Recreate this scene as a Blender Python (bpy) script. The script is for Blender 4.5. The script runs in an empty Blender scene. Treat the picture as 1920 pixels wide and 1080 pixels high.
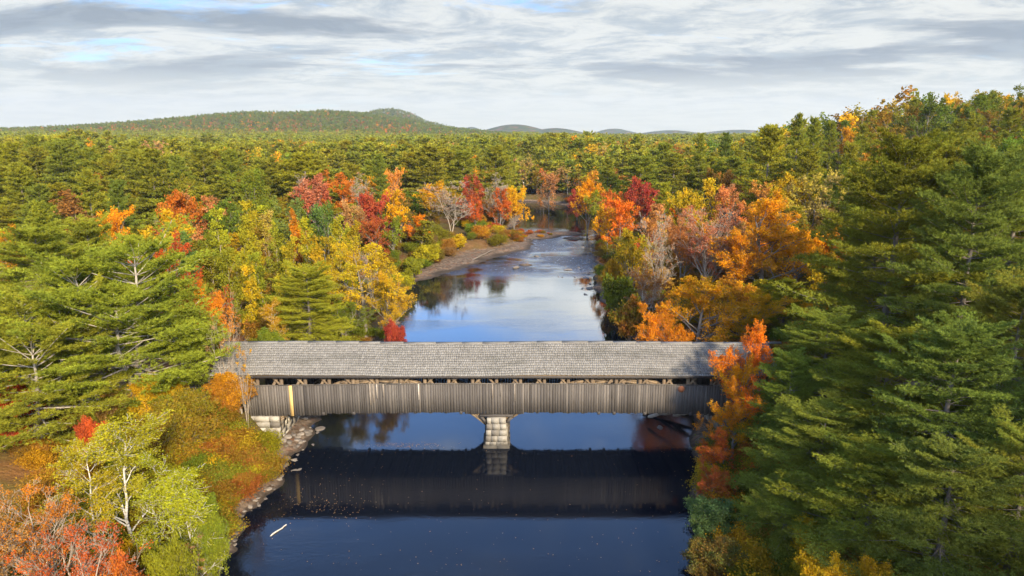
import bpy, math, random
import numpy as np

# ------------------------------------------------------------------ camera
S = bpy.context.scene
COL = S.collection
F = 1280.0                    # focal length in pixels of the 1920 wide photograph
PITCH = math.radians(12.95)
H = 24.3                      # camera height above the water
cam_d = bpy.data.cameras.new("camera")
cam = bpy.data.objects.new("camera", cam_d)
COL.objects.link(cam)
cam_d.sensor_width = 36.0
cam_d.lens = 24.0
cam_d.clip_start = 0.5
cam_d.clip_end = 30000
cam.location = (0, 0, H)
cam.rotation_euler = (math.radians(90) - PITCH, 0, 0)
S.camera = cam

# ------------------------------------------------------------------ light
SUN_AZ = math.radians(25)     # behind the camera, to the right
SUN_EL = math.radians(26)
to_sun = np.array([math.sin(SUN_AZ) * math.cos(SUN_EL), -math.cos(SUN_AZ) * math.cos(SUN_EL), math.sin(SUN_EL)])
sun_d = bpy.data.lights.new("sun", "SUN")
sun_d.energy = 3.8
sun_d.angle = math.radians(5)
sun_d.color = (1.0, 0.84, 0.60)
sun = bpy.data.objects.new("sun", sun_d)
COL.objects.link(sun)
from mathutils import Vector
sun.rotation_euler = Vector(to_sun).to_track_quat("Z", "Y").to_euler()
sun.location = (60, -80, 120)

S.view_settings.view_transform = "Standard"
S.view_settings.look = "None"
S.view_settings.gamma = 1
S.view_settings.exposure = 1.45
S.view_settings.use_curve_mapping = False
S.cycles.max_bounces = 6
S.cycles.diffuse_bounces = 3
S.cycles.glossy_bounces = 2
S.cycles.transmission_bounces = 3
S.cycles.volume_bounces = 0
S.cycles.use_denoising = True
S.cycles.caustics_reflective = False
S.cycles.caustics_refractive = False
S.cycles.sample_clamp_indirect = 4


class NT:
    """small helper round a node tree"""
    def __init__(self, tree):
        self.t = tree
        self.n = tree.nodes
        self.l = tree.links

    def node(self, typ, **kw):
        nd = self.n.new(typ)
        for k, v in kw.items():
            if k.startswith("in_"):
                key = k[3:]
                key = int(key) if key.isdigit() else key.replace("_", " ")
                self.set(nd.inputs[key], v)
            else:
                setattr(nd, k, v)
        return nd

    def set(self, sock, v):
        if isinstance(v, bpy.types.NodeSocket):
            self.l.new(v, sock)
        else:
            sock.default_value = v

    def math(self, op, a, b=0.0, c=None, clamp=False):
        nd = self.node("ShaderNodeMath", operation=op, use_clamp=clamp)
        self.set(nd.inputs[0], a)
        self.set(nd.inputs[1], b)
        if c is not None:
            self.set(nd.inputs[2], c)
        return nd.outputs[0]

    def mix(self, f, a, b, blend="MIX"):
        nd = self.node("ShaderNodeMix", data_type="RGBA", blend_type=blend)
        self.set(nd.inputs["Factor"], f)
        self.set(nd.inputs[6], a if isinstance(a, bpy.types.NodeSocket) else (*a[:3], 1))
        self.set(nd.inputs[7], b if isinstance(b, bpy.types.NodeSocket) else (*b[:3], 1))
        return nd.outputs[2]

    def ramp(self, f, lo, hi):
        nd = self.node("ShaderNodeMapRange", interpolation_type="SMOOTHSTEP")
        self.set(nd.inputs[0], f)
        self.set(nd.inputs[1], lo)
        self.set(nd.inputs[2], hi)
        return nd.outputs[0]

    def noise(self, vec, scale, detail=4, rough=0.55, dist=0.0):
        nd = self.node("ShaderNodeTexNoise", in_Scale=scale, in_Detail=detail, in_Roughness=rough, in_Distortion=dist)
        if vec is not None:
            self.l.new(vec, nd.inputs["Vector"])
        return nd.outputs["Fac"]

    def mapping(self, vec, loc=(0, 0, 0), rot=(0, 0, 0), scale=(1, 1, 1)):
        nd = self.node("ShaderNodeMapping")
        self.l.new(vec, nd.inputs[0])
        nd.inputs[1].default_value = loc
        nd.inputs[2].default_value = rot
        nd.inputs[3].default_value = scale
        return nd.outputs[0]


world = bpy.data.worlds.new("World")
S.world = world
world.use_nodes = True
w = NT(world.node_tree)
w.n.clear()
sky = w.node("ShaderNodeTexSky", sky_type="NISHITA", sun_disc=False, sun_elevation=SUN_EL,
             sun_rotation=math.pi - SUN_AZ, altitude=100, air_density=1.0, dust_density=1.2, ozone_density=1.6)
tc = w.node("ShaderNodeTexCoord")
sep = w.node("ShaderNodeSeparateXYZ")
w.l.new(tc.outputs["Generated"], sep.inputs[0])
dz = w.math("ADD", w.math("MAXIMUM", sep.outputs[2], 0.0), 0.10)
cu = w.math("DIVIDE", sep.outputs[0], dz)
cv = w.math("DIVIDE", sep.outputs[1], dz)
comb = w.node("ShaderNodeCombineXYZ")
w.l.new(cu, comb.inputs[0])
w.l.new(cv, comb.inputs[1])
uv = comb.outputs[0]
el = sep.outputs[2]
# broken layers of cloud: streaky because the layer is seen edge on towards the horizon
warp = w.node("ShaderNodeVectorMath", operation="ADD")
wn = w.node("ShaderNodeTexNoise", in_Scale=0.5, in_Detail=3.0)
w.l.new(uv, wn.inputs["Vector"])
w.l.new(uv, warp.inputs[0])
w.l.new(wn.outputs["Color"], warp.inputs[1])
uvw = warp.outputs[0]
veil_n = w.noise(w.mapping(uvw, loc=(3.1, 7.7, 0), scale=(0.5, 0.78, 1)), 1.5, 12, 0.66, 0.25)
veil_lo = w.math("MULTIPLY_ADD", w.ramp(el, 0.13, 0.34), 0.22, 0.29)
veil = w.ramp(veil_n, veil_lo, w.math("ADD", veil_lo, 0.13))
# grey bellies of the thicker clouds
gray_n = w.noise(w.mapping(uvw, loc=(7.7, 3.3, 0), scale=(0.42, 0.78, 1)), 1.0, 10, 0.58, 0.2)
gray = w.ramp(gray_n, 0.47, 0.575)
puff = w.noise(w.mapping(uvw, loc=(9.3, 4.2, 0), scale=(1.0, 1.25, 1)), 2.2, 10, 0.68, 0.3)
gray = w.math("MULTIPLY", gray, w.math("MULTIPLY_ADD", w.ramp(puff, 0.32, 0.56), 0.6, 0.4))
gray = w.math("MULTIPLY", gray, w.ramp(el, 0.03, 0.085))
gray = w.math("MULTIPLY", gray, w.math("MULTIPLY_ADD", w.ramp(el, 0.17, 0.3), -0.5, 1.0))
white = w.mix(w.ramp(puff, 0.36, 0.60), (1.45, 1.62, 1.70), (2.45, 2.46, 2.30))
skycol = w.mix(1.0, sky.outputs[0], (0.33, 0.415, 0.55), "MULTIPLY")
c1 = w.mix(w.math("MULTIPLY", veil, 0.94), skycol, white)
c2 = w.mix(w.math("MULTIPLY", gray, 0.88), c1, (0.76, 0.95, 1.16))
hz = w.math("SUBTRACT", 1.0, w.ramp(el, 0.0, 0.11))
c3 = w.mix(w.math("MULTIPLY", hz, 0.8), c2, (2.40, 2.44, 2.16))
up_n = w.node("ShaderNodeVectorMath", operation="SCALE")      # brighter higher up, above the frame
w.l.new(c3, up_n.inputs[0])
w.l.new(w.math("MULTIPLY_ADD", w.math("MULTIPLY", w.ramp(el, 0.168, 0.235), w.ramp(el, 0.95, 0.40)), 3.0, 1.0), up_n.inputs[3])
c3 = up_n.outputs[0]
bg = w.node("ShaderNodeBackground", in_Strength=0.132)
w.l.new(c3, bg.inputs[0])
out = w.node("ShaderNodeOutputWorld")
w.l.new(bg.outputs[0], out.inputs[0])

# ------------------------------------------------------------------ helpers
def ang(py):
    return PITCH + np.arctan((np.asarray(py, float) - 540) / F)

def z_at(py, Y):
    return float(H - Y * math.tan(float(ang(py))))

def x_at(px, Y, z):
    return (px - 960) / F * (Y * math.cos(PITCH) + (H - z) * math.sin(PITCH))

def y_on(py, z=0.0):
    return (H - z) / np.tan(ang(py))

def tag(o, label=None, cat=None, group=None, kind=None):
    for k, v in (("label", label), ("category", cat), ("group", group), ("kind", kind)):
        if v:
            o[k] = v
    return o

def empty(name, loc=(0, 0, 0), rz=0.0):
    o = bpy.data.objects.new(name, None)
    o.location = loc
    o.rotation_euler = (0, 0, rz)
    o.empty_display_size = 0.3
    COL.objects.link(o)
    return o

def mesh_np(name, V, faces, mats=(), mat_idx=None, attrs=None, smooth=False):
    """faces: list of (n,k) int arrays"""
    me = bpy.data.meshes.new(name)
    V = np.asarray(V, np.float32).reshape(-1, 3)
    faces = [np.asarray(f, np.int32) for f in faces if len(f)]
    nl = sum(f.size for f in faces)
    nf = sum(len(f) for f in faces)
    me.vertices.add(len(V))
    me.vertices.foreach_set("co", V.ravel())
    me.loops.add(nl)
    me.loops.foreach_set("vertex_index", np.concatenate([f.ravel() for f in faces]))
    me.polygons.add(nf)
    tot = np.concatenate([np.full(len(f), f.shape[1], np.int32) for f in faces])
    start = np.concatenate([[0], np.cumsum(tot)[:-1]]).astype(np.int32)
    me.polygons.foreach_set("loop_start", start)
    me.polygons.foreach_set("loop_total", tot)
    if mat_idx is not None:
        me.polygons.foreach_set("material_index", np.asarray(mat_idx, np.int32))
    if smooth:
        me.polygons.foreach_set("use_smooth", np.ones(nf, bool))
    for k, v in (attrs or {}).items():
        v = np.asarray(v, np.float32)
        if v.ndim == 1:
            a = me.attributes.new(k, "FLOAT", "POINT")
            a.data.foreach_set("value", v)
        else:
            a = me.attributes.new(k, "FLOAT_VECTOR", "POINT")
            a.data.foreach_set("vector", v.ravel())
    for m in mats:
        me.materials.append(m)
    me.update(calc_edges=True)
    return me

def link(name, me, parent=None, loc=None):
    o = bpy.data.objects.new(name, me)
    COL.objects.link(o)
    if parent is not None:
        o.parent = parent
    if loc is not None:
        o.location = loc
    return o

def norm(v):
    return v / (np.linalg.norm(v, axis=-1, keepdims=True) + 1e-9)

class MB:
    """collects boxes and beams with one tone value each"""
    def __init__(self):
        self.v, self.f, self.t, self.n = [], [], [], 0

    def hexa(self, p, tone=0.5):
        """8 corners: bottom ring 0-3, top ring 4-7"""
        q = np.array([[0, 3, 2, 1], [4, 5, 6, 7], [0, 1, 5, 4], [1, 2, 6, 5], [2, 3, 7, 6], [3, 0, 4, 7]])
        self.v.append(np.asarray(p, float))
        self.f.append(q + self.n)
        self.t.append(np.full(8, tone))
        self.n += 8

    def box(self, x0, x1, y0, y1, z0, z1, tone=0.5):
        self.hexa([(x0, y0, z0), (x1, y0, z0), (x1, y1, z0), (x0, y1, z0),
                   (x0, y0, z1), (x1, y0, z1), (x1, y1, z1), (x0, y1, z1)], tone)

    def beam(self, a, b, wd, ht, tone=0.5, up=(0, 0, 1)):
        a, b = np.array(a, float), np.array(b, float)
        d = norm(b - a)
        s = np.cross(d, up)
        if np.linalg.norm(s) < 1e-3:
            s = np.array([1.0, 0, 0])
        s = norm(s)
        u = np.cross(s, d)
        s, u = s * wd / 2, u * ht / 2
        self.hexa([a - s - u, a + s - u, b + s - u, b - s - u, a - s + u, a + s + u, b + s + u, b - s + u], tone)

    def mesh(self, name, mats):
        return mesh_np(name, np.concatenate(self.v), [np.concatenate(self.f)], mats, attrs={"tone": np.concatenate(self.t)})

    def build(self, name, mat, parent=None):
        return link(name, self.mesh(name, [mat]), parent)

# ------------------------------------------------------------------ materials
def new_mat(name):
    m = bpy.data.materials.new(name)
    m.use_nodes = True
    t = NT(m.node_tree)
    t.n.clear()
    o = t.node("ShaderNodeOutputMaterial")
    return m, t, o

def leaf_material(name, trans=0.35):
    m, t, o = new_mat(name)
    a = t.node("ShaderNodeAttribute", attribute_type="INSTANCER", attribute_name="leaf_a").outputs["Color"]
    b = t.node("ShaderNodeAttribute", attribute_type="INSTANCER", attribute_name="leaf_b").outputs["Color"]
    mx = t.node("ShaderNodeAttribute", attribute_type="GEOMETRY", attribute_name="mixv").outputs["Fac"]
    vl = t.node("ShaderNodeAttribute", attribute_type="GEOMETRY", attribute_name="val").outputs["Fac"]
    c = t.mix(mx, a, b)
    hv = t.node("ShaderNodeHueSaturation", in_Saturation=1.0)
    t.l.new(c, hv.inputs["Color"])
    t.l.new(vl, hv.inputs["Value"])
    rnd = t.node("ShaderNodeObjectInfo").outputs["Random"]
    t.l.new(t.math("MULTIPLY_ADD", rnd, 0.03, 0.485), hv.inputs["Hue"])
    d = t.node("ShaderNodeBsdfDiffuse")
    tr = t.node("ShaderNodeBsdfTranslucent")
    t.l.new(hv.outputs[0], d.inputs[0])
    t.l.new(hv.outputs[0], tr.inputs[0])
    ms = t.node("ShaderNodeMixShader", in_0=trans)
    t.l.new(d.outputs[0], ms.inputs[1])
    t.l.new(tr.outputs[0], ms.inputs[2])
    t.l.new(ms.outputs[0], o.inputs[0])
    return m

LEAF = leaf_material("leaf", 0.46)
NEEDLE = leaf_material("needle", 0.25)

def bark_material(name, c0, c1, scale=3.0, band=False):
    m, t, o = new_mat(name)
    g = t.node("ShaderNodeTexCoord").outputs["Object"]
    if band:
        f = t.ramp(t.noise(t.mapping(g, scale=(1.5, 1.5, 7)), scale, 4, 0.6), 0.56, 0.66)
    else:
        f = t.noise(t.mapping(g, scale=(4, 4, 0.8)), scale, 5, 0.6)
    p = t.node("ShaderNodeBsdfPrincipled", in_Roughness=0.9)
    t.l.new(t.mix(f, c0, c1), p.inputs["Base Color"])
    t.l.new(p.outputs[0], o.inputs[0])
    return m

BARK = bark_material("pine_bark", (0.075, 0.062, 0.05), (0.19, 0.16, 0.13))
BARK_LIMB = bark_material("limb_bark", (0.22, 0.19, 0.15), (0.42, 0.37, 0.30))
BARK_GREY = bark_material("grey_bark", (0.10, 0.085, 0.065), (0.22, 0.19, 0.15))
BARK_PALE = bark_material("pale_bark", (0.22, 0.175, 0.125), (0.40, 0.33, 0.25))
BARK_WHITE = bark_material("birch_bark", (0.50, 0.47, 0.41), (0.10, 0.09, 0.08), 2.0, True)

def tone_material(name, stops, rough=0.85, grain=(1, 1, 1), gscale=6, gamt=0.5, stain=None, bump=0.0, spec=0.3, wet=0.0):
    """wood or stone: the mesh's own tone picks the base colour, noise adds the grain"""
    m, t, o = new_mat(name)
    tn = t.node("ShaderNodeAttribute", attribute_type="GEOMETRY", attribute_name="tone").outputs["Fac"]
    r = t.node("ShaderNodeValToRGB")
    e = r.color_ramp.elements
    e[0].position, e[0].color = stops[0][0], (*stops[0][1], 1)
    e[1].position, e[1].color = stops[1][0], (*stops[1][1], 1)
    for p_, c_ in stops[2:]:
        x = e.new(p_)
        x.color = (*c_, 1)
    t.l.new(tn, r.inputs[0])
    g = t.node("ShaderNodeTexCoord").outputs["Object"]
    n = t.noise(t.mapping(g, scale=grain), gscale, 6, 0.65)
    k = t.math("MULTIPLY_ADD", n, 2 * gamt, 1 - gamt)
    c = t.node("ShaderNodeVectorMath", operation="SCALE")
    t.l.new(r.outputs[0], c.inputs[0])
    t.l.new(k, c.inputs[3])
    col = c.outputs[0]
    if wet:
        ps = t.node("ShaderNodeSeparateXYZ")
        t.l.new(t.node("ShaderNodeNewGeometry").outputs["Position"], ps.inputs[0])
        zn = t.math("ADD", ps.outputs[2], t.math("MULTIPLY", t.math("SUBTRACT", n, 0.5), 0.8))
        col = t.mix(t.math("MULTIPLY", t.ramp(zn, wet, wet * .4), 0.8), col, (0.03, 0.026, 0.02))
    if stain:
        n2 = t.noise(t.mapping(g, scale=stain[1]), 1.0, 5, 0.6)
        col = t.mix(t.math("MULTIPLY", t.ramp(n2, 0.48, 0.68), stain[2]), col, stain[0])
    p = t.node("ShaderNodeBsdfPrincipled", in_Roughness=rough)
    p.inputs["Specular IOR Level"].default_value = spec
    t.l.new(col, p.inputs["Base Color"])
    if bump:
        b = t.node("ShaderNodeBump", in_Strength=bump, in_Distance=0.03)
        t.l.new(n, b.inputs["Height"])
        t.l.new(b.outputs[0], p.inputs["Normal"])
    t.l.new(p.outputs[0], o.inputs[0])
    return m

SHINGLE = tone_material("cedar_shingle", [(0, (0.10, 0.093, 0.085)), (1, (0.25, 0.235, 0.21)), (0.5, (0.178, 0.168, 0.152))],
                        grain=(9, 2, 2), gscale=3, gamt=0.35, stain=((0.105, 0.10, 0.085), (0.35, 0.9, 0.9), 0.55))
BOARD = tone_material("weathered_board", [(0, (0.033, 0.028, 0.025)), (1, (0.165, 0.142, 0.118)), (0.45, (0.082, 0.072, 0.063))],
                      grain=(10, 10, 0.7), gscale=3, gamt=0.5, stain=((0.05, 0.042, 0.036), (1.2, 1.2, 0.25), 0.5))
TIMBER = tone_material("old_timber", [(0, (0.06, 0.043, 0.03)), (1, (0.23, 0.165, 0.10)), (0.5, (0.13, 0.093, 0.06))],
                       grain=(2, 6, 6), gscale=3, gamt=0.35)
NEWWOOD = tone_material("fresh_board", [(0, (0.50, 0.32, 0.11)), (1, (0.62, 0.42, 0.16))], grain=(8, 8, 0.8), gscale=3, gamt=0.25)
STONE = tone_material("granite_block", [(0, (0.13, 0.115, 0.095)), (1, (0.40, 0.36, 0.29)), (0.5, (0.26, 0.235, 0.19))],
                      grain=(1, 1, 1), gscale=3.5, gamt=0.4, stain=((0.11, 0.085, 0.055), (0.8, 0.8, 0.5), 0.75), bump=0.6, wet=0.55)
ROCK = tone_material("river_rock", [(0, (0.05, 0.042, 0.036)), (1, (0.26, 0.22, 0.18)), (0.5, (0.13, 0.11, 0.092))],
                     gscale=4, gamt=0.4, bump=0.4, rough=0.7)
RUST = tone_material("rusty_iron", [(0, (0.17, 0.06, 0.03)), (1, (0.28, 0.11, 0.05))], gscale=8, gamt=0.3)
DRIFT = tone_material("driftwood", [(0, (0.16, 0.13, 0.10)), (1, (0.55, 0.48, 0.40))], grain=(1, 1, 1), gscale=5, gamt=0.35)

# ------------------------------------------------------------------ terrain
_le = np.array([(1300, 250), (1080, 395), (1000, 448), (960, 478), (900, 526), (860, 552), (800, 596), (775, 608), (700, 690), (640, 737), (600, 747), (560, 757),
                (532, 775), (505, 862), (480, 940), (466, 996), (456, 1000), (448, 950), (438, 948), (425, 962), (410, 978), (398, 979)], float)
_re = np.array([(1300, 1400), (1080, 1348), (960, 1302), (860, 1300), (780, 1296), (700, 1225), (640, 1186), (600, 1160), (560, 1126), (540, 1114), (500, 1116), (460, 1120),
                (430, 1116), (410, 1118), (400, 1110), (390, 1078), (381, 1040), (377, 985)], float)
def _edge(a):
    Y = y_on(a[:, 0])
    X = (a[:, 1] - 960) / F * (Y * math.cos(PITCH) + H * math.sin(PITCH))
    return Y, X
LY, LX = _edge(_le)
RY, RX = _edge(_re)
LY = np.concatenate([[-400, -60], LY, [LY[-1] + 4, LY[-1] + 9, LY[-1] + 14, 400]])
LX = np.concatenate([[-60, -24], LX, [LX[-1] - 3, LX[-1] - 25, -160, -160]])
RY = np.concatenate([[-400, -60], RY, [RY[-1] + 4, RY[-1] + 10, 400]])
RX = np.concatenate([[-15, 10], RX, [-30, -170, -170]])
# width of the gravel flats between the water and the plants
BY = np.array([-400, 20, 34, 47, 60, 72, 96, 102, 112, 125, 136, 146, 156, 165, 180, 400.])
BW = np.array([.5, .5, .5, 1.6, 1.2, 0.6, 1.0, 2.5, 5.0, 7.5, 7.5, 3.5, 3, 2, 1, 1])
HX = np.array([-1e4, 30, 50, 72, 85, 98, 127, 180, 260, 420, 800, 1e4])
HZ = np.array([0, 0, 2.0, 6.0, 9.0, 12.5, 17.5, 23.5, 29, 24, 6, 0.])
# the long wooded hill, its silhouette taken at Y = 1700
_hp = np.array([(-500, 252), (-200, 250), (0, 246), (130, 243), (250, 236), (350, 227), (420, 220), (480, 214), (560, 215), (625, 211), (690, 216), (760, 226), (820, 240), (880, 247), (960, 254), (1100, 258)], float)
HLX = (_hp[:, 0] - 960) / F * 1700 * 0.98
HLZ = np.maximum(0, H + 1700 * np.tan(-ang(_hp[:, 1])) - 4 - 5)
_hp2 = np.array([(600, 250), (660, 220), (700, 210), (722, 205), (748, 205), (775, 213), (800, 226), (850, 239), (900, 245), (1000, 256)], float)
HPX = (_hp2[:, 0] - 960) / F * 2300 * 0.98
HPZ = np.maximum(0, H + 2300 * np.tan(-ang(_hp2[:, 1])) - 4 - 5)
FAR = [(30, 239, 4300, 90), (965, 233, 3000, 70), (1040, 240, 3000, 60), (885, 238, 4300, 26), (1150, 241, 4200, 36), (1255, 244, 3700, 55), (1385, 243, 3800, 70), (1500, 236, 4300, 80), (1680, 220, 4300, 90)]

def smooth(a, b, x):
    t = np.clip((x - a) / (b - a), 0, 1)
    return t * t * (3 - 2 * t)

def wob(X, Y):
    return (np.sin(X * 0.31 + 1.3) * np.cos(Y * 0.27 + .4) + 0.6 * np.sin(X * 0.83 + Y * 0.61) + 0.4 * np.cos(X * 1.7 - Y * 1.3 + 2))

def river_s(X, Y):
    e = 0.35 * np.sin(Y * 0.9) + 0.25 * np.sin(Y * 2.3 + 1)
    xl = np.interp(Y, LY, LX) + e
    xr = np.interp(Y, RY, RX) + 0.3 * np.sin(Y * 0.8 + 2)
    return X - xl, xr - X

def ground(X, Y):
    X = np.asarray(X, float)
    Y = np.asarray(Y, float)
    sl, sr = river_s(X, Y)
    s = np.minimum(sl, sr)
    o = -s
    bw = np.where(sl < sr, np.interp(Y, BY, BW), 1.0)
    bank = 0.05 + 0.45 * smooth(0, 1, o / bw) + 1.6 * smooth(0, 5, o - bw) + 1.2 * smooth(2, 22, o - bw)
    bank = bank + 0.13 * wob(X, Y) * smooth(0, 3, o) + 0.35 * wob(X * 0.2, Y * 0.2) * smooth(6, 25, o)
    z = np.where(s > 0, -np.minimum(1.6, 0.25 * s + 0.06), bank)
    # islands of gravel in the riffle
    for ix, iy, rx, ry, hh in ISLES:
        q = ((X - ix) / rx) ** 2 + ((Y - iy) / ry) ** 2
        z = np.maximum(z, np.where(q < 1.6, (1.0 - q) * hh, -9))
    # causeway to the bridge on either side
    cw = smooth(9.0, 3.2, np.abs(Y - 52.4)) * np.maximum(smooth(-19.2, -21.5, X) * smooth(-75, -45, X), smooth(17.8, 19.5, X) * smooth(55, 40, X))
    z = np.where(z > 0, z * (1 - cw) + 3.25 * cw, z)
    und = 2.6 * np.sin(X * .023 + 1.0 + 1.3 * np.sin(Y * .009)) * np.sin(Y * .019 + .5) + 1.4 * np.sin(X * .051 + Y * .037)
    z = z + und * smooth(105, 190, Y) * smooth(10, 45, o) * smooth(1300, 900, Y) * (1 - cw)
    fy = smooth(340, 190, Y)
    hill = np.interp(X, HX, HZ) * fy
    back = 17 * np.exp(-(((X - 66) / 30) ** 2 + ((Y + 30) / 42) ** 2))  # unseen rise behind the camera, added so its trees shade the right bank
    z = z + hill + np.where(X > 22, back * smooth(22, 40, X), 0)
    z = z + np.interp(X, HLX, HLZ) * np.exp(-((Y - 1700) / 420.0) ** 2)
    z = np.maximum(z, np.where(Y > 900, np.interp(X, HPX, HPZ) * np.exp(-((Y - 2300) / 400.0) ** 2), -9))
    for px, py, fyy, wpx in FAR:
        cx = (px - 960) / F * fyy * 0.98
        wd = wpx / F * fyy
        hz_ = max(2.0, float(H + fyy * math.tan(-float(ang(py)))))
        z = np.maximum(z, np.where(Y > 900, hz_ * np.exp(-((X - cx) / wd) ** 2 - ((Y - fyy) / 420.0) ** 2), -9))
    return z

ISLES = []
for ipx, ipy, wpx, dpy, hh in [(990, 442, 62, 7, 0.55), (945, 452, 55, 6, 0.5), (1060, 438, 34, 4, 0.4), (1125, 462, 16, 6, 0.35), (985, 497, 14, 2.5, 0.3), (1075, 447, 20, 3, 0.3)]:
    iy = float(y_on(ipy))
    k = (iy * math.cos(PITCH) + H * math.sin(PITCH)) / F
    ISLES.append(((ipx - 960) * k, iy, wpx * k, abs(float(y_on(ipy - dpy)) - iy), hh))

def gz(x, y):
    return float(ground(np.array([x]), np.array([y]))[0])

def axis(lo, hi, step, far_lo, far_hi, g=1.09):
    a = list(np.arange(lo, hi + 1e-6, step))
    s = step
    x = a[-1]
    while x < far_hi:
        s *= g
        x += s
        a.append(x)
    s = step
    x = a[0]
    pre = []
    while x > far_lo:
        s *= g
        x -= s
        pre.append(x)
    return np.array(pre[::-1] + a)

gx = axis(-40, 36, 0.6, -4000, 4000, 1.05)
gy = axis(15, 175, 0.7, -600, 5000, 1.03)
GX, GY = np.meshgrid(gx, gy)
GZ = ground(GX, GY)
nx, ny = len(gx), len(gy)
idx = np.arange(nx * ny).reshape(ny, nx)
quads = np.stack([idx[:-1, :-1], idx[:-1, 1:], idx[1:, 1:], idx[1:, :-1]], -1).reshape(-1, 4)

m, t, o = new_mat("forest_floor")
pos = t.node("ShaderNodeNewGeometry").outputs["Position"]
sp = t.node("ShaderNodeSeparateXYZ")
t.l.new(pos, sp.inputs[0])
n1 = t.noise(pos, 0.12, 5, 0.6)
n2 = t.noise(pos, 1.1, 6, 0.7)
n3 = t.noise(pos, 7.0, 4, 0.75)
c = t.mix(t.ramp(n1, 0.4, 0.62), (0.12, 0.062, 0.024), (0.085, 0.075, 0.018))
c = t.mix(t.ramp(n2, 0.45, 0.75), c, (0.19, 0.11, 0.045))
c = t.mix(t.math("MULTIPLY", t.ramp(n3, 0.35, 0.7), 0.5), c, (0.05, 0.035, 0.018))
# open brown meadow near the left bank, greener at its rim
mead = t.math("MULTIPLY", t.ramp(sp.outputs[0], -20.0, -27.0), t.ramp(sp.outputs[1], 46.0, 40.0))
c = t.mix(mead, c, t.mix(t.ramp(n1, 0.36, 0.6), (0.13, 0.115, 0.02), (0.20, 0.095, 0.03)))
clr = t.math("MULTIPLY", t.math("MULTIPLY", t.ramp(sp.outputs[0], -16.0, -22.0), t.ramp(sp.outputs[1], 80.0, 74.0)), t.ramp(sp.outputs[1], 55.0, 58.0))
c = t.mix(t.math("MULTIPLY", clr, 0.8), c, t.mix(n2, (0.20, 0.085, 0.045), (0.26, 0.13, 0.07)))
# gravel and stones close to the water line
v = t.node("ShaderNodeTexVoronoi", in_Scale=3.2)
t.l.new(pos, v.inputs["Vector"])
v2 = t.node("ShaderNodeTexVoronoi", in_Scale=1.1)
t.l.new(pos, v2.inputs["Vector"])
gs = t.node("ShaderNodeSeparateColor")
t.l.new(v.outputs["Color"], gs.inputs[0])
gc = t.mix(gs.outputs[0], (0.075, 0.052, 0.036), (0.19, 0.14, 0.10))
gc = t.mix(t.ramp(n2, 0.5, 0.72), gc, (0.22, 0.10, 0.055))
gc = t.mix(t.ramp(v2.outputs["Distance"], 0.35, 0.1), gc, (0.155, 0.125, 0.10))
wet = t.ramp(sp.outputs[2], 0.22, 0.04)
gc = t.mix(wet, gc, (0.055, 0.042, 0.032))
gz_m = t.ramp(t.math("ADD", sp.outputs[2], t.math("MULTIPLY", t.math("SUBTRACT", n2, 0.5), 0.9)), 0.85, 0.5)
c = t.mix(gz_m, c, gc)
# wooded slopes too far off to show single trees
vf = t.node("ShaderNodeTexVoronoi", in_Scale=0.035)
t.l.new(pos, vf.inputs["Vector"])
fs = t.node("ShaderNodeSeparateColor")
t.l.new(vf.outputs["Color"], fs.inputs[0])
fc = t.mix(fs.outputs[0], (0.025, 0.045, 0.018), (0.075, 0.085, 0.02))
fc = t.mix(t.ramp(fs.outputs[1], 0.72, 0.9), fc, (0.14, 0.07, 0.03))
c = t.mix(t.ramp(sp.outputs[1], 900.0, 1100.0), c, fc)
p = t.node("ShaderNodeBsdfPrincipled", in_Roughness=0.95)
p.inputs["Specular IOR Level"].default_value = 0.1
t.l.new(c, p.inputs["Base Color"])
b = t.node("ShaderNodeBump", in_Strength=0.8, in_Distance=0.12)
t.l.new(t.math("ADD", n3, t.math("MULTIPLY", v.outputs["Distance"], -0.8)), b.inputs["Height"])
t.l.new(b.outputs[0], p.inputs["Normal"])
t.l.new(p.outputs[0], o.inputs[0])
GROUND = m
gme = mesh_np("ground", np.stack([GX, GY, GZ], -1).reshape(-1, 3), [quads], [GROUND], smooth=True)
tag(link("ground", gme), kind="structure")

# water
m, t, o = new_mat("river_water")
pos = t.node("ShaderNodeNewGeometry").outputs["Position"]
sp = t.node("ShaderNodeSeparateXYZ")
t.l.new(pos, sp.inputs[0])
rif = t.math("MULTIPLY", t.ramp(sp.outputs[1], 112.0, 121.0), t.ramp(sp.outputs[1], 178.0, 158.0))
nb = t.noise(pos, 0.09, 3, 0.5)
rif = t.math("MULTIPLY", rif, t.ramp(nb, 0.36, 0.6))
breeze = t.ramp(t.noise(t.mapping(pos, scale=(0.5, 1.0, 1)), 0.11, 3, 0.55), 0.46, 0.66)
fine = t.noise(t.mapping(pos, scale=(0.8, 1.7, 1)), 3.2, 3, 0.6)
ripl = t.noise(t.mapping(pos, scale=(0.6, 1.5, 1)), 1.6, 5, 0.62, 0.4)
amp = t.math("ADD", 0.014, t.math("ADD", t.math("MULTIPLY", breeze, 0.07), t.math("MULTIPLY", rif, 0.8)))
hgt = t.math("MULTIPLY", t.math("ADD", fine, ripl), amp)
b = t.node("ShaderNodeBump", in_Strength=1.0, in_Distance=0.12)
t.l.new(hgt, b.inputs["Height"])
foam = t.math("MULTIPLY", t.ramp(t.noise(t.mapping(pos, scale=(0.55, 1.5, 1)), 1.3, 6, 0.72, 0.8), 0.58, 0.66), t.math("MULTIPLY", rif, 0.8))
p = t.node("ShaderNodeBsdfPrincipled", in_Roughness=0.015, in_IOR=1.37)
t.l.new(t.mix(foam, (0.004, 0.006, 0.011), (0.5, 0.57, 0.65)), p.inputs["Base Color"])
t.l.new(t.math("MULTIPLY_ADD", foam, 0.5, 0.015), p.inputs["Roughness"])
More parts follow.
